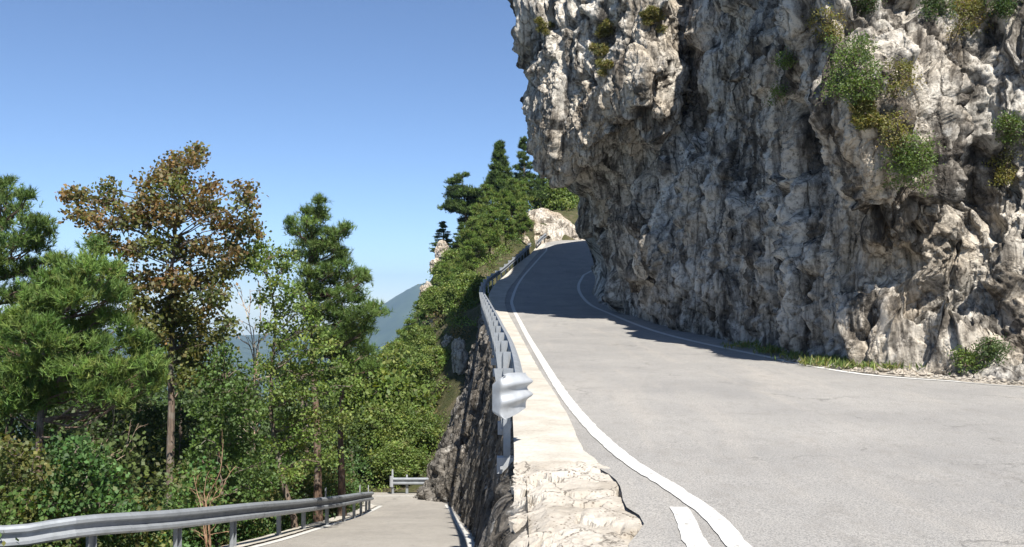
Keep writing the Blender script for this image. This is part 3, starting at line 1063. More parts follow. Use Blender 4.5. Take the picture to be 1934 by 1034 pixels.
# curled end piece
a = rp[0]
m = MB()
nu, nvv = 26, 22
U = np.linspace(0, 1, nu)
V = np.linspace(-1, 1, nvv)
grid = np.zeros((nu, nvv, 3))
for i, uu_ in enumerate(U):
    half = .5 * np.interp(uu_, [0, .2, .5, .82, 1], [.35, .40, .44, .42, .33])
    for j, v_ in enumerate(V):
        rib = math.exp(-((v_ - .52) / .24) ** 2) + math.exp(-((v_ + .22) / .24) ** 2)
        wv = .075 * rib * (1 - uu_) ** 1.2
        x = .10 - .33 * uu_ ** .95 + wv
        y = -.30 * math.sin(uu_ * math.pi * .5) ** .7 - .05 * rib * (1 - uu_) * uu_ * 3 + .10 * max(0, uu_ - .75) / .25 + .02
        zz = half * v_ - .01 - .06 * uu_
        r = max(0, abs(v_) - .75) / .25
        x += (.05 * r * r if uu_ > .7 else 0)
        grid[i, j] = a + np.array([x, y, zz - .01])
m.grid(grid)
g2 = grid.copy()
g2[..., 1] += .008
m.grid(g2, flip=True)
tm = m.build("end_piece", M['white'], ug, smooth=True)
tag(tm, "curled pale grey end piece with two rounded ribs")

# --- long guardrail along the lower road
lr = [P(-330, 1010, 12.6), P(-140, 1012, 13.1), P(15, 1014, 13.4), P(50, 1011, 13.5), P(160, 994, 13.9), P(330, 981, 15.5), P(480, 965, 18.2), P(560, 957, 21.8), P(640, 947, 26.3), P(680, 940, 30.5), P(702, 937, 34.5)]
lp = path(lr, step=.3)
lg = empty("guardrail", (float(lp[4, 0]), float(lp[4, 1]), float(g_lo(lp[4, 1]))), "long galvanised guardrail along the left side of the lower road before the trees", "guardrail", "galvanised road guardrails")
m = MB()
m.loft(wbeam(), lp, normals(lp, 1))
m.build("beam", M['steel'], lg)
nL = normals(lp, 1)
postpx = [-120, 20, 160, 335, 452, 530, 580, 622, 652, 672, 685, 695, 700]
ppx, _ = project(lp)
for i, px in enumerate(postpx):
    k = int(np.argmin(np.abs(ppx - px)))
    c, n = lp[k], nL[k]
    b = c - n * .09
    rz = math.atan2(n[1], n[0]) - math.pi / 2
    gz = float(g_lo(c[1])) - .12
    tall = i in (7, 10, 12)
    m = cpost((b[0], b[1], gz), None, c[2] + .13 - gz, rz, w=.13)
    po = m.build("post", M['steel'], lg)
    m = MB()
    m.box((b[0] + n[0] * .05, b[1] + n[1] * .05, c[2] - .08), (.10, .09, .16), rz)
    m.build("spacer", M['steel'], po)
    if tall:
        m = MB()
        m.box((b[0], b[1], c[2] + .12), (.09, .03, .26), rz, taper=.85)
        dl = m.build("delineator", M['white'], po)
for sL in range(14, len(lp), 14):           # overlapped splices of the beam
    m = MB()
    seg = lp[sL - 1:sL + 1].copy()
    m.loft([(o * 1.05 + .004, z * 1.01) for o, z in wbeam()], seg, nL[sL - 1:sL + 1])
    m.build("splice", M['steel'], lg)

# --- short guardrail across the far bend
fp_ = path([P(741, 925.5, 41.9), P(770, 925.5, 41.9), P(800, 926, 41.9), P(850, 926.5, 42.0)], step=.3)
fp_[:, 2] = g_lo(fp_[:, 1]) + .56
fg = empty("guardrail", (float(fp_[0, 0]), float(fp_[0, 1]), float(g_lo(41.9))), "short guardrail across the far bend of the lower road, with a rounded white end cap", "guardrail", "galvanised road guardrails")
m = MB()
m.loft(wbeam(), fp_, normals(fp_, 1))
m.build("beam", M['steel'], fg)
m = MB()
e = fp_[0]
th = np.linspace(0, math.pi, 14)
ring = np.stack([-.16 * np.sin(th) ** .8, -.09 + .08 * np.cos(th), np.zeros(14)], 1)
m.grid(np.stack([e + ring + np.array([0.05, 0, z]) for z in (-.23, -.2, .2, .23)], 0))
m.grid(np.stack([e + ring * .96 + np.array([0.05, .0, z]) for z in (-.23, -.2, .2, .23)], 0), flip=True)
m.build("end_cap", M['white'], fg, smooth=True)
for px in (739, 775, 806):
    k = int(np.argmin(np.abs(project(fp_)[0] - px)))
    c = fp_[k]
    gz = float(g_lo(c[1])) - .15
    m = cpost((c[0], c[1] + .08, gz), None, c[2] + .13 - gz, 0)
    po = m.build("post", M['steel'], fg)
    if px < 780:
        m = MB()
        m.box((c[0], c[1] + .06, c[2] + .12), (.08, .03, .38 if px < 750 else .15), taper=.85)
        m.build("delineator", M['white'], po)
# --- last bit of rail with a dark and white end board at the crest
cr_ = path([P(1014, 470, 90), P(1022, 462, 95), P(1031, 452, 101)], step=.4)
cr_[:, 2] = g_up(cr_[:, 1]) + .55
cg = empty("guardrail", (float(cr_[0, 0]), float(cr_[0, 1]), float(g_up(90))), "small dark stub of guardrail beside the crest of the upper road, below the bare bank", "guardrail", "galvanised road guardrails")
m = MB()
m.loft(wbeam(.45), cr_, normals(cr_, 1))
m.build("beam", M['steel'], cg)
for k in (1, len(cr_) // 2, len(cr_) - 2):
    c = cr_[k]
    cpost((c[0] - .1, c[1], float(g_up(c[1])) - .2), None, 1.0, 0).build("post", M['steel'], cg)

# ================================================================== VEGETATION
def ell(n, c, r, rng, shell=.45):
    d = rng.normal(size=(n, 3))
    d /= np.linalg.norm(d, axis=1)[:, None]
    rad = rng.uniform(shell, 1.0, (n, 1)) ** .7
    return c + d * rad * np.asarray(r), d


def palette(n, cols, rng, jit=.18):
    cols = np.asarray(cols, float)
    c = cols[rng.integers(0, len(cols), n)]
    return c * rng.uniform(1 - jit, 1 + jit, (n, 1)) * rng.uniform(.93, 1.07, (n, 3))


def limb(mb, a, b, r0, r1, rng, sag=.12, n=6, sides=5, tint=None):
    t = np.linspace(0, 1, n)[:, None]
    L = np.linalg.norm(b - a)
    p = a * (1 - t) + b * t
    p[:, 2] += (np.sin(t[:, 0] * math.pi) * sag * L)
    p[1:-1] += rng.normal(size=(n - 2, 3)) * L * .025
    mb.tube(p, np.linspace(r0, r1, n), sides, tint)
    return p


def broad_bough(lf, wd, c, R, rng, cols, leaf=.085, dens=1.0, attach=None, flat=.85, twig_r=.008, jit=.18):
    """a bough: limb, twigs and the leaves clustered round each twig"""
    c = np.asarray(c, float)
    rr = np.array([R, R, R * flat])
    if attach is not None:
        limb(wd, attach, c, max(.016, R * .05), .01, rng, .06)
    nt_ = max(5, int(17 * dens * (R / .5) ** 1.6))
    tips, d = ell(nt_, c, rr, rng, .35)
    tips[:, 2] += .05 * R
    for k in range(nt_):
        if k % 2 == 0:
            limb(wd, c + (tips[k] - c) * .1, tips[k], twig_r, .004, rng, .1, 4, 3)
    per = 20
    own = palette(nt_, cols, rng, jit)
    cc = np.repeat(tips, per, 0) + rng.normal(size=(nt_ * per, 3)) * np.array([.115, .115, .085]) * (leaf / .085) ** .7
    dd = np.repeat(d, per, 0) * .5 + rng.normal(size=(nt_ * per, 3)) * .7 + np.array([0, 0, -.15])
    tt = np.repeat(own, per, 0) * rng.uniform(.78, 1.22, (nt_ * per, 1))
    lf.leaves(cc, dd, leaf * rng.uniform(.7, 1.25, nt_ * per), tt, rng=rng)


def pine_bough(lf, wd, c, R, rng, cols, attach, dens=1.0, L=.15, flat=.5, k=11, w=.009):
    """a pine bough: limb from the trunk, side twigs, upturned needle tufts"""
    c = np.asarray(c, float)
    p = limb(wd, attach, c, max(.022, R * .06), .012, rng, -.08)
    nt_ = max(6, int(26 * dens * (R / .5) ** 1.7))
    tips, d = ell(nt_, c, np.array([R, R, R * flat]), rng, .2)
    for j in range(nt_):
        if j % 2 == 0:
            q = p[rng.integers(3, len(p))]
            limb(wd, q, tips[j], .009, .004, rng, -.1, 4, 3)
    out = d * .55 + np.array([0, 0, .75])
    per = 6
    cc = np.repeat(tips, per, 0) + rng.normal(size=(nt_ * per, 3)) * np.array([.12, .12, .07]) * (R / .5) ** .3
    dd = np.repeat(out, per, 0) + rng.normal(size=(nt_ * per, 3)) * .35
    tt = np.repeat(palette(nt_, cols, rng), per, 0)
    lf.needles(cc, dd, L, tt, k=k, w=w, rng=rng)


def trunk_path(base, pts, Y):
    q = [np.asarray(base, float)] + [P(a, b, Y) for a, b in pts]
    return path(q, step=.3)


def attach_to(tp, c, drop=.35):
    d = np.abs(tp[:, 2] - (c[2] - drop * np.linalg.norm(tp[:, :2] - c[:2], axis=1)))
    return tp[int(np.argmin(d))]


def px_tree(name, label, cat, kind, Y, trunk, boughs, r0, cols, seed, cols2=None, leaf=.085, dens=1.0, bark='bark', group=None, split_z=None, L=.14, depth=.8, k=12, w=.0085, fill=1):
    """tree standing Y metres ahead, its boughs [(px, py, radius in px)] spread in depth round the trunk"""
    rng = np.random.default_rng(seed)
    x0 = P(trunk[0][0], trunk[0][1], Y)[0]
    bz = float(terrain(x0, Y)[0]) - .25
    base = np.array([x0, Y, bz])
    root = empty(name, base, label, cat, group)
    tp = trunk_path(base, trunk, Y)
    wd, lf = MB(), MB()
    hh = np.linspace(1, .14, len(tp))
    wd.tube(tp, r0 * hh * (1 + .5 * np.exp(-np.arange(len(tp)) / 2.0)), 9)
    tr = wd.build("trunk", M[bark], root)
    br = MB()
    zs = []
    for i, (px, py, rp_) in enumerate(boughs):
        R = rp_ * Y / FPX
        zs.append(py)
        for f in range(1 + fill):
            dy = rng.uniform(-1, 1) * depth
            if f == 0 and i % 2:
                dy = -abs(dy)
            jx = rng.normal() * R * .25 if f else 0
            c = P(px, py, Y + dy)
            c[0] += jx
            c[2] += rng.normal() * R * .2 if f else 0
            rr = R * (1.0 if f == 0 else .8)
            cs = cols if (cols2 is None or rng.uniform() > np.interp(py, split_z, [0, 1])) else cols2
            at = attach_to(tp, c)
            if kind == 'broad':
                broad_bough(lf, br, c, rr, rng, cs, leaf, dens, at)
            else:
                pine_bough(lf, br, c, rr, rng, cs, at, dens, L, k=k, w=w)
    br.build("branches", M[bark], root)
    lf.build("crown", M['leaf' if kind == 'broad' else 'needle'], root)
    return root


G_BR = [(.135, .085, .04), (.105, .075, .038), (.145, .09, .04), (.09, .088, .038), (.10, .10, .04)]
G_OL = [(.075, .085, .028), (.09, .085, .03), (.06, .08, .025), (.085, .10, .03)]
G_LT = [(.085, .13, .03), (.10, .15, .04), (.075, .12, .03), (.12, .15, .045)]
G_MD = [(.05, .09, .022), (.065, .11, .03), (.045, .08, .02)]
G_TL = [(.045, .10, .03), (.055, .115, .034), (.04, .085, .025)]
G_PN = [(.065, .11, .032), (.08, .13, .036), (.058, .09, .028)]
G_PB = [(.075, .13, .032), (.085, .14, .036), (.06, .105, .028), (.09, .12, .035)]
G_PD = [(.035, .06, .026), (.04, .07, .03), (.03, .05, .022)]
GT = "trees beside the lower road"

px_tree("brown_leaved_tree", "tall tree with rust brown withering leaves on its broad crown, rising above the long guardrail", "tree", 'broad', 23.0,
        [(321, 960), (322, 850), (324, 760), (322, 690), (326, 620), (322, 540), (328, 470), (335, 400), (345, 330), (358, 288)],
        [(366, 290, 16), (358, 302, 16), (338, 305, 17), (318, 322, 19), (303, 340, 17), (345, 340, 22), (283, 352, 15), (330, 362, 24), (288, 385, 24),
         (150, 372, 15), (128, 366, 9), (206, 360, 16), (196, 384, 16), (144, 402, 18), (178, 420, 24), (228, 412, 28), (272, 412, 30), (320, 408, 30), (362, 392, 22), (392, 352, 14), (388, 378, 19), (402, 414, 28),
         (462, 356, 13), (466, 384, 16), (470, 414, 18), (444, 430, 24), (478, 440, 10), (196, 462, 24), (246, 468, 28), (296, 470, 30), (346, 468, 30), (392, 474, 28), (436, 478, 26),
         (236, 520, 26), (284, 530, 28), (330, 530, 26), (372, 528, 28), (418, 520, 24), (444, 512, 16), (262, 580, 24), (306, 590, 26), (346, 590, 26), (392, 586, 20), (290, 640, 22), (340, 648, 26), (376, 660, 22), (240, 556, 22), (410, 556, 22), (330, 566, 26), (268, 612, 22), (370, 612, 24), (318, 618, 26), (352, 688, 24), (288, 664, 22), (408, 640, 20), (420, 612, 18), (388, 700, 22), (360, 714, 24), (300, 690, 18)],
        .13, G_BR, 21, cols2=G_OL, split_z=[340, 660], leaf=.105, dens=1.5, bark='bark', group=GT, depth=1.6)
px_tree("pine_tree", "dark pine cut by the left edge of the photo, tallest green crown there", "pine", 'pine', 21.0,
        [(-30, 960), (-26, 800), (-20, 600), (-6, 460), (6, 345)],
        [(8, 345, 16), (14, 372, 20), (-14, 376, 22), (36, 392, 20), (50, 370, 10), (58, 418, 24), (4, 420, 30), (-40, 420, 34), (84, 420, 15), (92, 440, 12), (30, 456, 32), (70, 462, 24), (-20, 480, 40), (10, 510, 34), (58, 508, 34), (90, 490, 18), (24, 556, 38), (-40, 560, 40), (72, 548, 30), (10, 610, 38), (-40, 640, 40), (50, 600, 28), (80, 600, 30), (30, 650, 34), (90, 660, 30), (110, 610, 26), (60, 700, 34), (-10, 700, 38), (110, 560, 24), (104, 520, 20)],
        .14, G_PN, 22, bark='pinebark', group=GT, depth=1.4, dens=1.25)
px_tree("pine_tree", "bright green bushy pine on the left with low boughs before the brown tree", "pine", 'pine', 17.5,
        [(72, 1000), (74, 850), (84, 700), (110, 580), (160, 500), (180, 462)],
        [(182, 470, 18), (172, 496, 26), (206, 508, 22), (140, 514, 26), (112, 494, 15), (96, 530, 26), (184, 540, 34), (148, 556, 36), (222, 560, 22), (58, 560, 28), (106, 578, 38), (24, 596, 30), (196, 596, 34), (64, 616, 38), (150, 620, 38), (232, 612, 20), (20, 652, 36), (104, 650, 38), (190, 644, 30), (60, 690, 40), (6, 712, 40), (140, 690, 38), (206, 690, 34), (256, 690, 28), (292, 690, 18), (176, 736, 36), (226, 738, 34), (270, 726, 26), (116, 738, 38), (60, 750, 40), (14, 770, 40), (250, 640, 26), (270, 660, 24), (160, 660, 36), (80, 660, 38), (40, 630, 34), (130, 700, 36), (240, 712, 30), (300, 712, 20), (210, 560, 28), (120, 536, 30), (76, 570, 30), (30, 740, 36)],
        .12, G_PB, 23, bark='pinebark', group=GT, depth=1.2, dens=1.5, L=.14)
px_tree("pine_tree", "slender pine with a pointed green top right of the brown tree, against open sky", "pine", 'pine', 27.0,
        [(601, 990), (600, 900), (598, 800), (592, 700), (586, 600), (584, 500), (590, 430), (603, 378)],
        [(604, 380, 8), (602, 396, 12), (580, 402, 8), (578, 418, 14), (606, 416, 15), (548, 420, 8), (556, 434, 14), (592, 438, 20), (622, 436, 9), (570, 458, 18), (604, 460, 20), (628, 456, 12), (644, 442, 12), (655, 430, 8), (634, 470, 14), (560, 486, 16), (592, 492, 22), (628, 494, 18), (642, 480, 12), (604, 524, 20), (638, 530, 24), (664, 520, 16), (684, 518, 11), (688, 530, 12), (612, 560, 22), (650, 562, 24), (674, 546, 14), (600, 600, 26), (640, 598, 24), (680, 586, 20), (706, 578, 12), (716, 590, 10), (690, 604, 18), (660, 618, 20), (630, 632, 22), (692, 624, 12), (668, 640, 14), (580, 512, 18), (616, 508, 18), (572, 540, 18), (592, 548, 20), (600, 474, 16), (576, 580, 20), (650, 500, 14), (628, 580, 22), (662, 600, 20), (610, 640, 22), (676, 566, 14)],
        .13, G_PN, 24, bark='pinebark', group=GT, depth=1.2, dens=1.05, L=.16)
px_tree("pine_tree", "pine with a reddish trunk close behind the slender one, its crown lower", "pine", 'pine', 30.5,
        [(646, 985), (645, 900), (643, 800), (648, 700), (650, 620)],
        [(650, 622, 20), (668, 640, 24), (630, 646, 24), (690, 664, 20), (648, 668, 26), (610, 668, 22), (676, 690, 24), (634, 700, 24), (700, 694, 16), (660, 716, 22), (612, 714, 20)],
        .15, G_MD, 25, bark='pinebark', group=GT, depth=1.2, dens=1.2)
px_tree("birch_tree", "light green leafy tree with a pale leaning trunk in front of the slender pine", "tree", 'broad', 23.5,
        [(556, 985), (540, 930), (524, 860), (512, 780), (514, 690), (520, 600), (505, 520), (494, 470)],
        [(492, 464, 12), (478, 478, 14), (510, 486, 18), (462, 486, 11), (534, 482, 14), (494, 508, 18), (540, 512, 16), (470, 504, 11), (522, 540, 20), (556, 556, 20), (502, 566, 15), (540, 590, 24), (576, 584, 18), (510, 618, 20), (560, 626, 26), (600, 618, 20), (530, 658, 24), (580, 662, 26), (622, 654, 20), (500, 690, 20), (548, 700, 28), (600, 702, 26), (640, 690, 20), (520, 744, 26), (570, 748, 28), (620, 742, 24), (490, 772, 22), (540, 792, 26), (660, 730, 18), (586, 790, 22), (560, 836, 26), (610, 820, 24), (520, 846, 22), (640, 790, 22), (580, 880, 22), (620, 868, 20), (545, 890, 18)],
        .085, G_LT, 26, leaf=.085, dens=1.45, group=GT, depth=1.1)
px_tree("leafy_tree", "mid green leafy tree low beside the straight brown trunk, with several thin stems", "tree", 'broad', 21.0,
        [(412, 1000), (420, 930), (412, 870), (420, 800), (424, 720)],
        [(424, 668, 18), (404, 690, 22), (440, 700, 22), (394, 728, 26), (430, 742, 28), (462, 740, 24), (380, 772, 26), (418, 790, 30), (456, 792, 28), (484, 776, 20), (390, 830, 26), (436, 838, 28), (474, 836, 26), (366, 870, 22), (452, 884, 26), (492, 880, 24), (404, 884, 18), (372, 926, 20), (478, 926, 24), (510, 910, 20)],
        .06, G_MD, 27, leaf=.085, dens=1.35, group=GT, depth=1.0)
px_tree("hazel_shrub", "dark blue-green round-leaved shrub just behind the left end of the long guardrail", "shrub", 'broad', 15.6,
        [(148, 1010), (150, 930), (152, 860)],
        [(150, 846, 26), (178, 870, 28), (130, 880, 32), (200, 900, 26), (158, 916, 34), (110, 916, 32), (196, 942, 30), (146, 956, 34), (92, 950, 32), (230, 950, 20), (176, 880, 22), (120, 850, 20)],
        .05, G_TL, 28, leaf=.085, dens=1.3, group=GT, depth=.7)
px_tree("hazel_shrub", "yellow-green shrub at the far left behind the guardrail", "shrub", 'broad', 15.4,
        [(32, 1020), (34, 950), (38, 880)],
        [(40, 860, 26), (14, 880, 30), (60, 890, 30), (30, 916, 34), (-10, 930, 34), (64, 936, 32), (24, 962, 34), (80, 968, 26), (-20, 980, 30), (4, 846, 20)],
        .05, G_OL, 29, leaf=.08, dens=1.25, group=GT, depth=.7)
px_tree("leafy_tree", "dark leafy tree in the gap between the bright pine and the straight brown trunk", "tree", 'broad', 25.5,
        [(236, 960), (232, 900), (226, 820), (222, 760)],
        [(222, 760, 34), (180, 772, 34), (262, 776, 34), (140, 790, 34), (210, 806, 38), (286, 800, 26), (250, 828, 36), (168, 832, 36), (110, 820, 34), (208, 860, 38), (272, 872, 34), (300, 850, 20), (236, 900, 36), (286, 920, 32), (180, 900, 30), (358, 790, 24), (362, 840, 24)],
        .08, [(.028, .05, .016), (.035, .06, .02), (.04, .055, .02)], 30, leaf=.10, dens=1.2, group=GT, depth=1.4)


def bare_shrub(name, label, Y, base_px, stems, seed, r=.014, tint=(2.2, 2.1, 1.9), group=None):
    """leafless shrub or tree: each stem [(px, py), ...] with side twigs"""
    rng = np.random.default_rng(seed)
    x0 = P(base_px, 900, Y)[0]
    base = np.array([x0, Y, float(terrain(x0, Y)[0]) - .1])
    root = empty(name, base, label, "shrub", group)
    for st_ in stems:
        m = MB()
        dy = rng.uniform(-.4, .4)
        pts = path([base + rng.normal(size=3) * [.05, .05, 0]] + [P(a, b, Y + dy) for a, b in st_], step=.15)
        m.tube(pts, np.linspace(r, r * .3, len(pts)), 5, tint)
        n = len(pts)
        for k in range(max(2, n // 4), n, 2):
            L = rng.uniform(.25, .6) * (1 - .4 * k / n)
            d = pts[k] - pts[k - 1]
            d = d / np.linalg.norm(d) + rng.normal(size=3) * .6
            e = pts[k] + d / np.linalg.norm(d) * L
            pp_ = limb(m, pts[k], e, r * .4, r * .15, rng, .05, 5, 3, tint)
            for j in range(2):
                f = pp_[3] + (d / np.linalg.norm(d) + rng.normal(size=3) * .7) * L * .35
                limb(m, pp_[2 + j], f, r * .25, r * .1, rng, .05, 4, 3, tint)
        m.build("stem", M['bark'], root)
    return root


bare_shrub("bare_shrub", "pale leafless twigs arching in front of the dark gap, left of the straight brown trunk", 16.6, 130, [[(150, 880), (172, 858), (200, 836), (214, 800), (216, 740)], [(160, 900), (190, 868), (235, 850), (262, 800)], [(140, 880), (160, 850), (165, 810)], [(170, 880), (215, 872), (250, 850)]], 41, group=GT)
bare_shrub("bare_shrub", "bunch of bare brown stems behind the guardrail, right of the straight brown trunk", 17.4, 400, [[(388, 960), (402, 920), (416, 890), (422, 830)], [(380, 960), (372, 930), (366, 900)], [(395, 960), (412, 940), (430, 900), (446, 880)], [(392, 965), (385, 940), (390, 900)]], 42, r=.016, tint=(2.0, 1.6, 1.3), group=GT)
bare_shrub("bare_tree", "thin ashen leafless tree between the brown tree and the light green one", 25.0, 478, [[(480, 820), (482, 720), (476, 640), (462, 580), (444, 540)], [(482, 740), (488, 650), (492, 590), (488, 530)], [(480, 700), (452, 640), (430, 610), (410, 590)], [(482, 690), (500, 640), (512, 600)], [(480, 660), (470, 610), (474, 560)]], 43, r=.03, tint=(3.2, 3.1, 2.9), group=GT)

# ---- ground cover below and behind the trees (nobody could count it)
def cover(name, label, pts, radii, cols, leaf, per, seed, mat='leaf', flat=.8):
    rng = np.random.default_rng(seed)
    lf = MB()
    n = len(pts)
    nt_ = np.maximum(4, (per * radii ** 1.8)).astype(int)
    idx = np.repeat(np.arange(n), nt_)
    d = rng.normal(size=(len(idx), 3))
    d[:, 2] = np.abs(d[:, 2]) * .9 - .12
    d /= np.linalg.norm(d, axis=1)[:, None]
    tips = pts[idx] + d * radii[idx][:, None] * rng.uniform(.45, 1, (len(idx), 1)) * np.array([1, 1, flat * 1.3])
    own = palette(n, cols, rng, .25)[idx] * rng.uniform(.8, 1.2, (len(idx), 1))
    k = 7
    cc = np.repeat(tips, k, 0) + rng.normal(size=(len(tips) * k, 3)) * leaf * 1.3
    dd = np.repeat(d, k, 0) * .6 + rng.normal(size=(len(tips) * k, 3)) * .7
    lf.leaves(cc, dd, leaf * rng.uniform(.7, 1.3, len(cc)), np.repeat(own, k, 0) * rng.uniform(.8, 1.2, (len(cc), 1)), rng=rng)
    o = lf.build(name, M[mat])
    return tag(o, label, "undergrowth", kind='stuff')


rng = np.random.default_rng(51)
n = 760
yy_ = rng.uniform(12, 43, n)
xx_ = np.interp(yy_, [12, 18, 36, 43], [-7.4, -6.1, -6.2, -7.4]) - rng.exponential(3.2, n) - .1
xx_ = np.minimum(xx_, np.where(yy_ > 40, -7.2, 99))
keep = (xx_ > -26)
pts = np.stack([xx_, yy_, terrain(xx_, yy_) + rng.uniform(0, 1, n) ** 1.6 * 2.2], 1)[keep]
cover("undergrowth", "dense green undergrowth filling the slope behind the long guardrail", pts, rng.uniform(.4, 1.15, len(pts)), G_MD + G_OL + G_TL, .085, 85, 52)
# thick dark wood further down the slope
n = 330
Yw = rng.uniform(28, 50, n)
pxw = rng.uniform(-160, 690, n)
pyw = rng.uniform(0, 1, n) ** .8 * 330 + np.interp(pxw, [-160, 100, 250, 400, 440, 480, 520, 690], [640, 690, 680, 700, 760, 760, 700, 690])
pts = np.array([P(a, b, c) for a, b, c in zip(pxw, pyw, Yw)])
gz = terrain(pts[:, 0], pts[:, 1])
pts = pts[(pts[:, 2] > gz - 1.0) & (pts[:, 2] < gz + 16) & (pts[:, 0] < -7.6)]
wo = cover("lower_wood", "shaded green wood further down the slope behind the trees", pts, rng.uniform(.7, 1.5, len(pts)), [(.035, .06, .02), (.045, .075, .025), (.05, .07, .03)], .15, 75, 53)
tag(wo, None, "wood")
mb = MB()
for p in pts[::4]:
    g0 = float(terrain(p[0], p[1])[0])
    mb.tube(np.array([[p[0], p[1], g0 - .3], [p[0] + .1, p[1], (g0 + p[2]) / 2], [p[0], p[1], p[2] + .6]]), [.12, .09, .04], 6)
tag(mb.build("trunks", M['bark'], wo), None, None, None, 'stuff')
# hillside scrub beyond the bend
n = 1150
yy_ = 43.5 + rng.uniform(0, 1, n) ** 1.4 * 68
xx_ = rng.uniform(-17, 4, n)
pts = np.stack([xx_, yy_, terrain(xx_, yy_) + .1], 1)
ok = (xx_ < x_at(STRIP_L, np.clip(yy_, -9, 95)) - 1.0 - np.where(yy_ < 54, 1.2, 0))
hx, hy = project(pts)
bank = (hx > 1005) & (hy < 475)
pts = pts[ok & ~bank]
cover("hillside_scrub", "green and olive scrub covering the slope beyond the lower bend", pts, rng.uniform(.22, .8, len(pts)), G_LT + G_PN + G_MD + G_OL + [(.10, .075, .04), (.09, .08, .04)], .12, 40, 54)

# ---- trees on the far slope: one of each kind, then copies
def slope_tree(name, label, kind, seed, H, W, base, cols, layers, dens=1.0, clear=.3, cone=.35, leaf=.16, L=.3, w=.022, k=8, lean=0.0, flat=.45):
    rng = np.random.default_rng(seed)
    root = empty(name, base, label, "tree", "trees on the far slope")
    b = np.asarray(base, float)
    wd, br, lf = MB(), MB(), MB()
    tp = path([b + [0, 0, -.4], b + [lean * .3, 0, H * .35], b + [lean * .7, .1, H * .7], b + [lean, 0, H * .97]], step=.5)
    wd.tube(tp, np.linspace(.018 * H + .03, .02, len(tp)), 7)
    wd.build("trunk", M['pinebark' if kind == 'pine' else 'bark'], root)
    for i in range(layers):
        f = clear + (1 - clear) * (i + rng.uniform(0, .8)) / layers
        z = H * min(f, .98)
        prof = (1 - f) / (1 - clear)
        rad = W * (cone * prof + (1 - cone) * math.sin(math.pi * min(1, .12 + .88 * (1 - prof) * .8 + .05))) if kind != 'cone' else W * (prof * .95 + .05)
        nb_ = max(2, int(3 + 3 * rad)) + (2 if kind == 'cone' else 0)
        for j in range(nb_):
            a = rng.uniform(0, 2 * math.pi)
            rr = rad * rng.uniform(.45, 1)
            ax = tp[min(len(tp) - 1, int(len(tp) * min(f, .97)))]
            c = np.array([ax[0] + math.cos(a) * rr, ax[1] + math.sin(a) * rr, b[2] + z + rng.normal() * .12])
            at = attach_to(tp, c, .25)
            R = max(.22, rad * (rng.uniform(.32, .5) if kind != 'cone' else rng.uniform(.22, .36)))
            if kind == 'broad':
                broad_bough(lf, br, c, R, rng, cols, leaf, dens * .55, at, twig_r=.012)
            else:
                pine_bough(lf, br, c, R, rng, cols, at, dens * .5, L, flat=flat, k=k, w=w)
    br.build("branches", M['bark'], root)
    lf.build("crown", M['leaf' if kind == 'broad' else 'needle'], root)
    return root


def ground_at(px, py, Y):
    p = P(px, py, Y)
    return np.array([p[0], p[1], min(p[2], float(terrain(p[0], p[1])[0]) + .6) if True else p[2]])


def hgt(py0, py1, Y):
    return (py0 - py1) * Y / FPX


